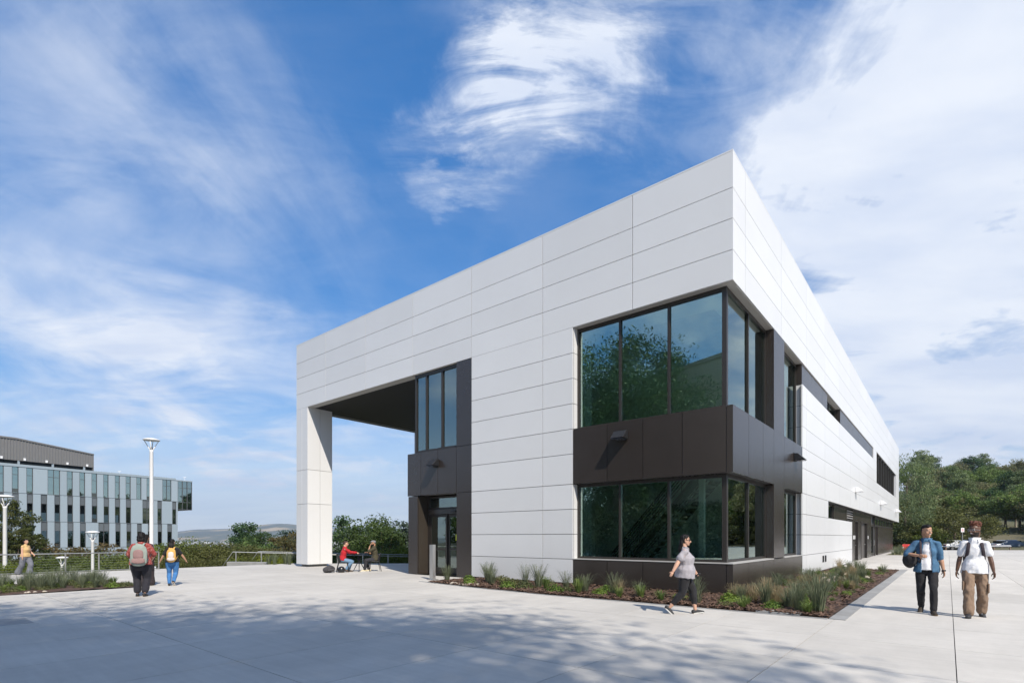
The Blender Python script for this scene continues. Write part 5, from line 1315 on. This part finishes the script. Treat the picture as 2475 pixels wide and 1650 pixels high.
    for i in (0,1):
        c, s = math.cos(pitch[i]), math.sin(pitch[i]); toe = Vector((0, c, -s)); upf = Vector((0, s, c)); a = ank[i]; out_ = Vector(((-1,1)[i]*.18,0,0))
        d = (toe+out_).normalized(); heel = a-upf*.055*k-d*.05*k; tip = a-upf*.062*k+d*.165*k; ftip.append((a, heel, tip, d, upf))
        limb(mb, [heel, a-upf*.045*k+d*.05*k, tip], [.032*k,.038*k,.026*k], 10)
    pl = []
    LI = LIPD if skin == 'brown' else LIP
    loc_ = lambda p: (lambda q: (q.dot(hx)/hh, q.dot(hf)/hh, q.dot(hu)/hh))(Vector(p)-chin)
    def region(fn): return lambda p: (lambda q: q[2] > -.1 and fn(*q))(loc_(p))
    pl.append((LI, region(lambda x,y,z: y > .25 and abs(x) < .12 and abs(z-.215) < .045)))
    if smile: pl.append((TEETH, region(lambda x,y,z: y > .25 and abs(x) < .085 and abs(z-.22) < .022)))
    pl.append((EYEW, region(lambda x,y,z: y > .2 and abs(abs(x)-.15) < .06 and abs(z-.50) < .03)))
    pl.append((EYED, region(lambda x,y,z: y > .2 and abs(abs(x)-.15) < .028 and abs(z-.50) < .032)))
    pl.append((brow, region(lambda x,y,z: y > .2 and abs(abs(x)-.15) < .09 and abs(z-.605) < .026)))
    if beard: pl.append((beard, region(lambda x,y,z: -.12 < y < .40 and abs(x) < .36 and -.08 < z < .30 and (z < .15 or abs(x) > .17) and not (abs(x) < .11 and .16 < z < .26))))
    body = cloth('body', mb, sk, ro, vox, 2, paint=pl)
    # ---- trousers
    if pants:
        mb = MB(); e = pants.get('ease', .014)*k; hem = pants.get('hem', .9); wl = pants.get('leg', 1.0)
        limb(mb, [pel-sp*.05*k, pel+sp*.03*k, pel+sp*.09*k+fwd*belly*.25*k], [(.160*k*(.4+.6*g)+e,.112*k*g+e),(.160*k*(.4+.6*g)+e,.112*k*g+e),(.148*k*(.4+.6*g)+e,.100*k*g+e+belly*.2*k)], 16)
        if seated or True: blob(mb, pel-sp*.04*k-fwd*.035*k*g, (.14*k*(.4+.6*g),.098*k*g**.8,.11*k*g**.8))
        for i in (0,1):
            hm = knee[i].lerp(ank[i], hem); kr = .058*k*g**.6*wl+e; hr = pants.get('cuff', .052)*k*wl+e*.6
            limb(mb, [hip[i]+Vector((0,0,.0)), hip[i].lerp(knee[i],.5), knee[i]], [.090*k*g**.8+e,.076*k*g**.8*wl**.5+e,kr])
            limb(mb, [knee[i], knee[i].lerp(hm,.4)-Vector((0,.012*k,0)), hm], [kr, .056*k*g**.6*wl+e, hr])
        o = cloth('trousers', mb, pants['m'], ro, vox*1.25, 2, pants.get('fold',.010)*k, 8.0, (1,1,.6), seed=H*10)
        for f in pants.get('extra', []): f(ro, locals())
    # ---- top
    if top:
        mb = MB(); e = top.get('ease',.02)*k; hm = pel+sp*(top.get('hem',-.04))*k
        e_ = e+pants.get('ease',.014)*k*1.1 if pants else e; rr = [(.160*k*(.4+.6*g)+e_+top.get('flare',0)*k,.122*k*g+e_+belly*.55*k+top.get('flare',0)*k),(.152*k*(.4+.6*g)+e_*.9,.116*k*g+e_*.9+belly*.75*k),(tw+e+.006*k,td+e+belly*.75*k),(tw*1.13+e,td*1.16+e+bust*k),(sw*.80+e*.6,.082*k+e*.6),(nr*1.35+.012*k,nr*1.3+.012*k)]
        hpw = hw+.092*k*g**.8+.014*k; rr[0] = (max(rr[0][0], hpw+e*.7), max(rr[0][1], .125*k*g**.8+e)); rr[1] = (max(rr[1][0], hpw*.95+e*.6), rr[1][1])
        limb(mb, [hm, pel+sp*.07*k+fwd*belly*.5*k, pel+sp*.17*k+fwd*belly*.55*k, chest+fwd*bust*.6*k, nb-sp*.075*k, nb-sp*.012*k], rr, 18, True)
        sl = top.get('sleeve', .55); sr = top.get('sr', 1.0)
        for i in (0,1):
            ar = [.052*k*g**.4+e*.45, .052*k*g**.6*sr+e*.5, .043*k*g**.6*sr+e*.45]
            if sl <= 1: limb(mb, [sh[i]-ux*(-1,1)[i]*.05*k, sh[i], sh[i].lerp(elb[i],sl*.55), sh[i].lerp(elb[i],sl)], [ar[0],ar[0],ar[1],ar[1]*top.get('flaresleeve',1.0)])
            else:
                limb(mb, [sh[i]-ux*(-1,1)[i]*.05*k, sh[i], sh[i].lerp(elb[i],.5), elb[i]], [ar[0],ar[0],ar[1],ar[2]]); limb(mb, [elb[i], elb[i].lerp(wr[i],sl-1)], [ar[2], .036*k*g**.5*sr+e*.45])
        cutf = None
        if top.get('open'):
            ow = top['open']*k
            def cutf(p, ow=ow):
                q = Vector(p)-pel; z = q.dot(sp); y_ = q.dot(fwd)
                return y_ > .02*k and abs(q.x) < ow*(1.0-.35*smooth(.05,.5,z/k)) and z < .50*k
        o = cloth(top.get('name','shirt'), mb, top['m'], ro, vox*1.25, 3, top.get('fold',.010)*k, 7.0, (1,1,.8), cut=cutf, seed=H*3)
        if top.get('under'):
            mb = MB(); e2 = e*.45; rr2 = [(a-(e-e2)*.8, b-(e-e2)*.8) for a, b in rr[:4]]+[(sw*.62,.075*k),(nr*1.2,nr*1.2)]
            limb(mb, [pel-sp*.06*k, pel+sp*.07*k, pel+sp*.17*k+fwd*belly*.5*k, chest, nb-sp*.075*k, nb-sp*.03*k], rr2, 18, True)
            cloth('undershirt', mb, top['under'], ro, vox*1.25, 3, .009*k, 7.0, seed=4)
        if top.get('collar'):
            mb = MB(); R0 = nr*1.35
            for s in (-1,1):
                mb.tube([nb+sp*.035*k-fwd*R0*1.0+ux*s*.01*k, nb+sp*.03*k+ux*s*R0*1.05-fwd*.005, nb+sp*.005*k+fwd*R0*1.05+ux*s*.035*k, nb-sp*.045*k+fwd*R0*1.15+ux*s*.055*k], [(.008*k,.022*k)]*3+[(.006*k,.012*k)], 8)
            cloth('collar', mb, top['collar'], ro, .007, 1)
    # ---- shoes
    if shoes:
        for i in (0,1):
            a, heel, tip, d, upf = ftip[i]; sx = d.cross(upf)
            mb = MB(); limb(mb, [heel+upf*.018*k-d*.004*k, a-upf*.035*k+d*.01*k, a-upf*.043*k+d*.08*k, tip+upf*.006*k+d*.01*k], [(.041*k,.046*k),(.045*k,.052*k),(.046*k,.038*k),(.036*k,.024*k)], 12)
            if shoes.get('high'): limb(mb, [a-upf*.03*k, a+upf*.03*k], [.05*k,.046*k])
            s_ = cloth('shoe', mb, shoes['m'], ro, .008, 2)
            mb = MB(); n0 = len(mb.v)
            out = [(-.052,.0),(-.045,.030),(.0,.038),(.09,.044),(.155,.040),(.185,.022),(.192,0)]; ring = [(y_,w_) for y_, w_ in out]+[(y_,-w_) for y_, w_ in reversed(out[1:-1])]
            for z in (-.082, -.058):
                for y_, w_ in ring: mb.v.append(tuple(a+upf*z*k+d*(y_-.0)*k+sx*w_*k))
            m_ = len(ring); mb.f.append(tuple(range(m_))); mb.f.append(tuple(range(2*m_-1, m_-1, -1))); mb.f += [((j+1)%m_, j, j+m_, (j+1)%m_+m_) for j in range(m_)]
            mb.build('sole', shoes['sole'], s_)
    # ---- hair
    if hair:
        mb = MB(); v_ = hair.get('vol', 1.07)
        for q in hair['parts']: 
            if q[0] == 'b': blob(mb, hp(*q[1]), tuple(x*hh for x in q[2]), (hx,hf,hu), 12, 8)
            else: limb(mb, [hp(*p) for p in q[1]], [r*hh if not isinstance(r, tuple) else tuple(x*hh for x in r) for r in q[2]], 12)
        cloth(hair.get('name','hair'), mb, hair['m'], ro, .008, 2, strands=hair.get('str',.008)*k, seed=H, fold=hair.get('fold',0), fs=38, st=(1,1,1))
    return ro, dict(pel=pel, sp=sp, fwd=fwd, nb=nb, chest=chest, sh=sh, elb=elb, wr=wr, hp=hp, hx=hx, hf=hf, hu=hu, hh=hh, k=k, knee=knee, ank=ank, hip=hip, tw=tw, td=td, sw=sw)
HB = mat('hair_black', (.008,.0065,.0065), .62, spec=.25, var=.3, vscale=30, stretch=(1,1,.15)); HBR = mat('hair_brown', (.05,.028,.018), .5, var=.3, vscale=30); HRED = mat('hair_copper', (.095,.028,.014), .75, var=.4, vscale=40)
CAP = [('b',(0,-.04,.68),(.355,.44,.36)),('b',(0,-.14,.50),(.345,.36,.36))]
SHORT = {'m':HB, 'parts':[('b',(0,-.07,.76),(.345,.42,.29)),('b',(0,-.17,.55),(.345,.31,.30)),('b',(0,.22,.90),(.26,.18,.14)),('b',(.1,.30,.86),(.16,.12,.10))], 'str':.006}
WS = mat('white_sole', (.62,.61,.58), .6); BS = mat('black_sole', (.02,.02,.02), .7)
BLK = fabric('black_cotton', (.012,.0115,.014), .2); BSHOE = mat('black_shoe', (.018,.018,.02), .6, var=.2)
def front(p): return p
# woman in grey shirt
def check_cloth(name, c1, c2, scale, kind='dots'):
    m = fabric(name, c1); nt = m.node_tree; N = nt.nodes.new; L = nt.links.new; b = nt.nodes['Principled BSDF']
    tc = N('ShaderNodeTexCoord'); v = N('ShaderNodeTexVoronoi'); v.inputs['Scale'].default_value = scale; v.inputs['Randomness'].default_value = .35; L(tc.outputs['Object'], v.inputs['Vector'])
    mr = N('ShaderNodeMapRange'); L(v.outputs['Distance'], mr.inputs[0]); mr.inputs[1].default_value = .22; mr.inputs[2].default_value = .32
    mx = N('ShaderNodeMix'); mx.data_type = 'RGBA'; mx.inputs['A'].default_value = (*c2,1); mx.inputs['B'].default_value = (*c1,1); L(mr.outputs[0], mx.inputs['Factor']); L(mx.outputs['Result'], b.inputs['Base Color']); return m
LONG = lambda m, l=-.55, w=.28, vol=1.0: {'m':m, 'parts':[('b',(0,-.05,.70),(.37,.45,.36)),('b',(0,-.16,.5),(.37,.36,.38)),('l',[(0,-.26,.55),(0,-.40,.1),(0,-.52,l*.6),(0,-.55,l)],[(.34,.20),(.36*vol,.20),(w+.05,.16),(w,.09)])], 'str':.010}
hd = Vector((1,-.22)).normalized()
w1, J = person('woman walking in grey short sleeved shirt, cropped black trousers and sunglasses', (3.50,10.72,0), hd, 1.58, 1.42, True, 'light',
    ankles=[(-.08,.24,.085),(.08,-.33,.14)], pitch=(-.08,.75), wrists=[(-.30,.30,.86),(.36,-.34,.86)], palms=[(1,.2,.2),(-1,.3,0)], curl=(1.2,.9), yaw=.08, belly=.035, bust=.03,
    top={'m':fabric('grey_linen', (.33,.31,.33), .08, bs=160), 'sleeve':.72, 'hem':-.12, 'ease':.018, 'fold':.016, 'flare':.0, 'flaresleeve':1.15, 'collar':fabric('grey_linen2', (.27,.255,.27))}, pants={'m':BLK, 'hem':.66, 'leg':1.0, 'ease':.010, 'cuff':.055},
    shoes={'m':BSHOE, 'sole':WS}, hair=dict(LONG(HB, -.62, .26, 1.15), str=.018), vox=.008)
hp = J['hp']; mb = MB()
for s in (-1,1): blob(mb, hp(s*.15,.40,.505), (.036,.009,.024), (J['hx'],J['hf'],J['hu']), 10, 6)
mb.tube([hp(-.36,-.05,.50), hp(-.30,.34,.52), hp(0,.44,.53), hp(.30,.34,.52), hp(.36,-.05,.50)], .0045, 6); mb.build('sunglasses', BSHOE, w1, True)
mb = MB(); c = J['wr'][0]+(J['wr'][0]-J['elb'][0]).normalized()*.09; mb.box(-.035,.035,-.008,.008,-.07,.07); o = mb.build('phone', BSHOE, None, bevel=.004)
p_ = w1.matrix_basis @ (c+Vector((.02,.01,-.01))); o.location = p_; o.rotation_euler = (.9,.2,.4); tag(o, 'black phone in the hand of the woman in grey', 'phone')
# man in denim
mdir = Vector((-.60,-.80)).normalized(); DEN = fabric('denim_blue', (.055,.135,.235), .25, bs=140, vs=9); TEE = fabric('white_tee', (.74,.74,.77), .04)
m1, J1 = person('man walking in open blue denim shirt over a white tee and black jeans', (8.46,10.78,0), mdir, 1.78, .95, False, 'tan',
    ankles=[(-.10,.20,.08),(.08,-.22,.13)], pitch=(-.05,.55), wrists=[(-.275,.06,.80),(.13,.22,1.16)], palms=[(1,.3,0),(0,-1,.1)], poles=[(-.5,-1,0),(1,-.5,-.3)], curl=(.7,1.9), yaw=-.62, smile=True,
    top={'name':'denim_shirt', 'm':DEN, 'sleeve':1.12, 'hem':-.10, 'ease':.030, 'fold':.015, 'open':.085, 'under':TEE, 'collar':DEN}, pants={'m':BLK, 'hem':.94, 'leg':.95, 'fold':.012},
    shoes={'m':mat('dark_brown_suede', (.035,.026,.018), .8, var=.2), 'sole':mat('gum_sole', (.16,.10,.05), .6)}, hair=SHORT, vox=.008)
MB().tube([J1['wr'][0]-Vector((0,0,.0)), J1['wr'][0]+(J1['wr'][0]-J1['elb'][0]).normalized()*.03], .036, 12).build('wristwatch', BSHOE, m1, True)
# man in white polo
POLO = fabric('white_polo', (.78,.78,.80), .03, bs=200)
m2, J2 = person('man walking in white polo shirt and tan cargo trousers with copper hair', (9.02,10.30,0), mdir, 1.79, .95, False, 'brown',
    ankles=[(-.11,-.14,.09),(.10,.22,.08)], pitch=(.35,-.05), wrists=[(-.275,.10,.81),(.275,.02,.79)], palms=[(1,.3,0),(-1,.3,0)], curl=(.8,.8), yaw=.72, beard=mat('black_beard', (.018,.012,.010), .8), smile=True,
    top={'name':'polo_shirt', 'm':POLO, 'sleeve':.74, 'hem':-.10, 'ease':.020, 'fold':.014, 'flaresleeve':1.05, 'collar':POLO}, pants={'m':fabric('tan_ripstop', (.23,.155,.105), .1), 'hem':.96, 'leg':1.06, 'ease':.020, 'cuff':.062, 'fold':.022},
    shoes={'m':mat('black_white_trainer', (.03,.03,.033), .55), 'sole':BS, 'high':True}, hair={'m':HRED, 'parts':[('b',(0,-.06,.88),(.325,.36,.20)),('b',(-.15,-.12,1.04),(.20,.22,.18)),('b',(.16,.10,1.06),(.19,.20,.17)),('b',(0,-.26,.98),(.26,.20,.22)),('b',(.0,.22,1.02),(.22,.18,.16)),('b',(-.10,.12,1.12),(.16,.16,.12)),('b',(.08,-.10,1.13),(.18,.16,.12)),('b',(0,-.40,.88),(.2,.12,.14))], 'str':.004, 'fold':.022}, vox=.008)
hp = J2['hp']; mb = MB()
for s in (-1,1):
    pts = [hp(s*.16+.10*math.cos(t), .415-.03*abs(math.cos(t)), .50+.085*math.sin(t)) for t in [2*math.pi*j/14 for j in range(15)]]; mb.tube(pts, .0028, 5)
    mb.tube([hp(s*.26,.38,.53), hp(s*.35,-.02,.50)], .0028, 5)
mb.tube([hp(-.06,.43,.53), hp(.06,.43,.53)], .0028, 5); mb.build('spectacles', M_STEEL, m2)
for i in (0,1):
    h0, kn = J2['hip'][i], J2['knee'][i]; c = h0.lerp(kn, .78)+Vector(((-1,1)[i]*.084,.02,0)); MB().box(c.x-.014,c.x+.014,c.y-.075,c.y+.075,c.z-.09,c.z+.09).build('cargo_pocket', MATS['tan_ripstop'], m2, bevel=.012)
    a = J2['ank'][i]; MB().tube([a+Vector((0,.02,-.02)), a+Vector((0,.075,-.035))], (.030,.012), 8).build('lace_panel', WS, m2, True)
# ------------------------------------------------------------------ bags
def backpack(label, ro, J, m, m2_, m3, w=.30, h=.44, d=.17, straps=True, off=(0,0,0), strap_m=None, pockets=2):
    """a worn bag: body, pockets, handle, straps over the shoulders"""
    t = thing('backpack', label, 'backpack'); t.parent = None
    t.matrix_world = ro.matrix_basis.copy()
    k = J['k']; sp, fw = J['sp'], J['fwd']; c0 = J['nb']-sp*(.05+h*.5)*k-fw*(J['td']*1.15+.035*k+d*.5*k)+Vector(off)
    def shell(nm, mm, ww, hh_, dd, cc, vox=.011):
        mb = MB(); ring = [(-.5,.80,.75),(-.44,.95,.95),(-.2,1,1),(.15,.97,.95),(.36,.85,.80),(.47,.62,.60),(.5,.42,.4)]
        limb(mb, [cc+sp*(z*hh_) for z, a, b in ring], [(ww*.5*a, dd*.5*b) for z, a, b in ring], 16); return cloth(nm, mb, mm, t, vox, 2, .006, 9)
    shell('bag_body', m, w*k, h*k, d*k, c0)
    for i in range(pockets):
        hh_ = (.42,.26)[i]*h*k if pockets == 2 else .5*h*k; z = (.03,-.31)[i]*h*k if pockets == 2 else -.1*h*k
        shell('pocket', m2_ if i == 0 else m3, w*k*(.62,.80)[i], hh_, .07*k, c0+sp*z-fw*(d*.5-.005)*k)
    MB().tube([c0+sp*h*.48*k+Vector((-.04*k,0,0)), c0+sp*(h*.55)*k+Vector((-.03*k,0,0)), c0+sp*(h*.55)*k+Vector((.03*k,0,0)), c0+sp*h*.48*k+Vector((.04*k,0,0))], .010*k, 6).build('grab_handle', BSHOE, t, True)
    if straps:
        for s in (-1,1):
            x = Vector((s*J['sw']*.58,0,0)); nb = J['nb']; td = J['td']
            pts = [c0+sp*h*.40*k+Vector((s*.06*k,0,0))+fw*d*.3*k, nb+x*.9-fw*.085*k-sp*.005*k, nb+x+fw*.0*k+sp*.012*k, nb+x*1.05+fw*(td+.015*k)-sp*.09*k, J['chest']+x*1.25+fw*(td*1.12+.03*k)-sp*.02*k, J['chest']+Vector((s*J['tw']*1.0,0,0))-sp*.14*k+fw*.03*k, c0-sp*h*.40*k+Vector((s*w*.42*k,0,0))+fw*d*.2*k]
            MB().tube(pts, [(.028*k,.008*k)]*7, 8).build('strap', strap_m or m, t, True)
    return t
BG = fabric('black_nylon', (.020,.018,.020), .2)
backpack('black backpack worn by the man in the white polo', m2, J2, BG, BG, BG, .32, .46, .17, strap_m=fabric('plum_black_strap', (.035,.025,.032)))
# duffel on the denim man's shoulder
t = thing('shoulder_bag', 'black bag slung from the shoulder of the man in denim', 'bag'); t.matrix_world = m1.matrix_basis.copy(); k = J1['k']
mb = MB(); c = J1['pel']+Vector((.27,-.05,.13)); limb(mb, [c+Vector((-.02,.14,.02)), c+Vector((.01,.02,0)), c+Vector((.0,-.16,-.02))], [(.10,.14),(.125,.17),(.10,.13)], 14); cloth('bag_body', mb, BG, t, .011, 2, .008, 8)
nb = J1['nb']; x = Vector((J1['sw']*.62,0,0)); fw = J1['fwd']; sp = J1['sp']
MB().tube([c+Vector((-.05,-.1,.13)), nb+x-fw*.10*k-sp*.02, nb+x+sp*.018*k, nb+x+fw*.105*k-sp*.06*k, J1['chest']+x*.95+fw*.155*k-sp*.05*k, J1['chest']+x*1.1+fw*.14*k-sp*.24*k, c+Vector((-.04,.10,.11))], [(.020,.007)]*7, 8).build('strap', fabric('plum_black_strap', (.035,.025,.032)), t, True)
# ------------------------------------------------------------------ the three walking away
adir = Vector((-.42,.91)).normalized()
RED = check_cloth('red_patterned_cotton', (.26,.035,.03), (.62,.42,.36), 46)
w2, J3 = person('heavy set woman in red patterned blouse and black trousers seen from behind', (-9.73,13.85,0), adir, 1.66, 1.42, True, 'light',
    ankles=[(-.085,.06,.085),(.10,-.06,.09)], pitch=(0,.15), wrists=[(-.20,.22,.98),(.20,.22,.98)], poles=[(-1,-.6,0),(1,-.6,0)], yaw=.1, nod=.25, lean=.05,
    top={'name':'blouse', 'm':RED, 'sleeve':1.45, 'hem':-.06, 'ease':.022, 'fold':.012}, pants={'m':fabric('navy_black_crepe', (.018,.017,.024), .15), 'hem':.80, 'leg':1.12, 'ease':.016, 'cuff':.072}, shoes={'m':BSHOE, 'sole':BS},
    hair={'m':HB, 'parts':[('b',(0,-.05,.68),(.39,.46,.38)),('b',(0,-.20,.40),(.42,.38,.40)),('b',(-.2,-.22,.10),(.24,.26,.26)),('b',(.2,-.22,.08),(.24,.26,.26)),('b',(0,-.30,.02),(.30,.24,.22))], 'str':.016}, vox=.010)
backpack('sage green backpack with dusty pink pockets on the woman in red', w2, J3, fabric('sage_canvas', (.27,.31,.27), .08), fabric('dusty_pink_canvas', (.27,.165,.155), .08), fabric('dusty_pink_canvas2', (.29,.18,.165), .08), .40, .52, .17)
w3, J4 = person('person in dark clothes half hidden behind the woman in red', (-11.66,16.85,0), adir, 1.62, 1.0, True, 'olive', ankles=[(-.08,-.10,.09),(.09,.16,.08)], pitch=(.3,0), yaw=.5,
    top={'m':fabric('plum_knit', (.05,.022,.026), .2), 'sleeve':1.8, 'hem':-.05}, pants={'m':fabric('dark_check', (.028,.020,.022), .4, vs=40), 'hem':.97, 'leg':1.5, 'cuff':.09, 'ease':.02}, shoes={'m':mat('grey_trainer', (.25,.24,.24), .7), 'sole':WS},
    hair=LONG(HB, -.3, .24), vox=.012)
YB = fabric('yellow_canvas', (.62,.36,.10), .08)
w4, J5 = person('short woman in black tee and blue jeans swinging her arms, seen from behind', (-10.90,16.95,0), adir, 1.47, 1.18, True, 'tan', ankles=[(-.09,-.04,.085),(.07,-.20,.16)], pitch=(0,.8), wrists=[(-.44,.12,.86),(.46,.16,.90)], palms=[(1,0,.3),(-1,0,.3)], yaw=.35,
    top={'m':BLK, 'sleeve':.75, 'hem':-.03, 'ease':.018, 'flaresleeve':1.15}, pants={'m':fabric('bright_jeans', (.045,.16,.38), .25), 'hem':.93, 'leg':1.05}, shoes={'m':BSHOE, 'sole':WS}, hair=LONG(HB, -.35, .34, 1.25), vox=.011)
backpack('yellow and cream backpack on the short woman in jeans', w4, J5, YB, fabric('cream_canvas', (.62,.56,.52), .05), fabric('cream_canvas2', (.60,.53,.50), .05), .31, .46, .16)
# woman in tan by the railing
w5, J6 = person('woman in tan sleeveless top and grey trousers walking by the railing', (-20.0,21.72,0), (.94,-.1), 1.46, 1.15, True, 'light', ankles=[(-.07,.13,.08),(.08,-.33,.12)], pitch=(0,.7), wrists=[(-.22,.20,1.0),(.24,.10,.80)], yaw=-.05, bust=.03,
    top={'m':fabric('tan_knit', (.55,.37,.17), .06), 'sleeve':.18, 'hem':-.04, 'ease':.014}, pants={'m':fabric('grey_denim', (.15,.16,.19), .2), 'hem':.97, 'leg':1.45, 'cuff':.09, 'ease':.02}, shoes={'m':mat('grey_trainer', (.25,.24,.24), .7), 'sole':WS},
    hair={'m':HB, 'parts':[('b',(0,-.06,.68),(.38,.46,.36)),('b',(0,-.20,.42),(.40,.38,.40)),('b',(0,-.30,.14),(.36,.28,.24))], 'str':.014}, vox=.012)
# ------------------------------------------------------------------ table and chairs in the portico
def chair(label, loc, heading):
    t = thing('chair', label, 'chair', loc, math.atan2(-heading[0], heading[1]), 'black cafe chairs')
    mb = MB(); 
    for i in range(7):
        for j in range(6):
            x = -.22+.44*j/5; y_ = -.20+.42*i/6; mb.v.append((x*(1-.08*(i/6)), y_, .445+.02*(abs(x)/.22)**2+.012*(i/6)**2))
    mb.f = [(a*6+b, a*6+b+1, a*6+b+7, a*6+b+6) for a in range(6) for b in range(5)]; o = mb.build('seat', M_BLACK, t, True); s_ = o.modifiers.new('s','SOLIDIFY'); s_.thickness = .018
    mb = MB()
    for i in range(7):
        for j in range(8):
            a = -1.05+2.1*j/7; z = .47+.36*i/6; mb.v.append((.245*math.sin(a)*(1-.10*i/6), -.23*math.cos(a)+.03-.075*i/6, z-.06*(abs(a)/1.05)**2*(i/6)))
    mb.f = [(a*8+b, a*8+b+8, a*8+b+9, a*8+b+1) for a in range(6) for b in range(7)]; o = mb.build('backrest', M_BLACK, t, True); s_ = o.modifiers.new('s','SOLIDIFY'); s_.thickness = .014
    for sx in (-1,1):
        for y0, y1 in ((.19,.25),(-.17,-.27)): MB().tube([(sx*.19,y0,.44),(sx*.235,y1,0)], [.016,.012], 8).build('leg', M_BLACK, t, True)
    return t
tdir = Vector((.93,.36)).normalized(); c1 = Vector((-7.56,23.60)); c2 = Vector((-6.28,24.18))
chair('black cafe chair under the man in red', (*c1,0), tdir); chair('black cafe chair under the man in the flat cap', (*c2,0), -tdir)
t = thing('cafe_table', 'small black round table between the seated men', 'table', (-6.92,23.92,0), .3)
MB().lathe([(.02,.725),(.36,.73),(.37,.74),(.36,.75),(.02,.752)], 28).build('table_top', M_BLACK, t, True)
for q in range(3): a = q*2.094+.5; MB().tube([(.06*math.cos(a),.06*math.sin(a),.73),(.05*math.cos(a),.05*math.sin(a),.45),(.30*math.cos(a),.30*math.sin(a),0)], [.022,.02,.014], 8).build('leg', M_BLACK, t, True)
REDS = fabric('red_jersey', (.42,.012,.02), .1)
s1, J7 = person('man in red long sleeved shirt and jeans seated at the cafe table', (*(c1-tdir*.02),0), tdir, 1.74, 1.08, False, 'light', pelvis=.56, ankles=[(-.10,.28,.08),(.10,.16,.12)], pitch=(0,.5), wrists=[(-.10,.56,.83),(.12,.60,.86)], palms=[(.6,0,-1),(-.6,0,-.8)], poles=[(-.8,-.3,-1),(.8,-.3,-1)], curl=(.6,.9), lean=.22, seated=True, knee_out=.15,
    top={'m':REDS, 'sleeve':1.95, 'hem':-.04, 'ease':.024, 'fold':.014}, pants={'m':fabric('washed_jeans', (.14,.24,.36), .2), 'hem':.92, 'leg':1.05}, shoes={'m':mat('brown_shoe', (.09,.055,.035), .6), 'sole':BS}, hair=dict(SHORT, m=HBR), vox=.011)
OLIV = fabric('olive_twill', (.055,.048,.026), .2); CREAM = mat('cream_trainer', (.62,.54,.36), .7, var=.1)
s2, J8 = person('man in olive shirt and grey flat cap seated with a hand at his mouth', (*(c2+tdir*.02),0), -tdir, 1.76, 1.08, False, 'olive', pelvis=.56, ankles=[(-.10,.48,.08),(.12,.26,.08)], pitch=(0,.1), wrists=[(-.05,.24,1.13),(.14,.34,.84)], palms=[(.3,-1,.2),(-.5,0,-1)], poles=[(-.5,.5,-1),(.8,-.3,-1)], curl=(1.4,.8), lean=.10, nod=.06, seated=True, knee_out=.16, beard=HB,
    top={'m':OLIV, 'sleeve':.95, 'hem':-.06, 'ease':.028, 'fold':.014}, pants={'m':fabric('charcoal_jeans', (.025,.025,.032), .3), 'hem':.92, 'leg':1.1}, shoes={'m':CREAM, 'sole':WS},
    hair={'name':'flat_cap', 'm':fabric('grey_tweed', (.24,.24,.25), .3, vs=60), 'parts':[('b',(0,-.04,.84),(.40,.50,.20)),('b',(0,.12,.78),(.36,.42,.12)),('b',(0,-.20,.66),(.36,.32,.22))], 'str':.004}, vox=.011)
# bags on the ground
t = thing('backpack', 'slumped grey black backpack on the ground by the white column', 'backpack', (-7.98,23.10,0), .9)
mb = MB(); limb(mb, [(-.17,0,.13),(0,.0,.17),(.13,0,.16)], [(.15,.13),(.17,.16),(.13,.13)], 14); cloth('bag_body', mb, fabric('charcoal_nylon', (.05,.048,.052), .2), t, .013, 2, .012, 8)
mb = MB(); limb(mb, [(-.14,-.14,.12),(.12,-.13,.13)], [(.09,.05),(.09,.05)], 10); cloth('pocket', mb, fabric('charcoal_nylon2', (.065,.062,.066), .2), t, .013, 2)
MB().tube([(.10,.05,.30),(.20,.12,.20),(.30,.10,.02),(.18,-.06,.02)], [(.022,.006)]*4, 8).build('strap', BG, t, True)
t = thing('helmet', 'black round helmet lying beside the slumped backpack', 'helmet', (-7.52,23.28,.0), .3)
mb = MB(); mb.lathe([(.13,.0),(.155,.06),(.16,.12),(.14,.20),(.09,.25),(.02,.27)], 20); mb.build('shell', mat('gloss_black', (.02,.02,.022), .25), t, True); MB().tube([(.10,-.13,.03),(0,-.165,.05),(-.10,-.13,.03)], .012, 6).build('visor', BG, t)
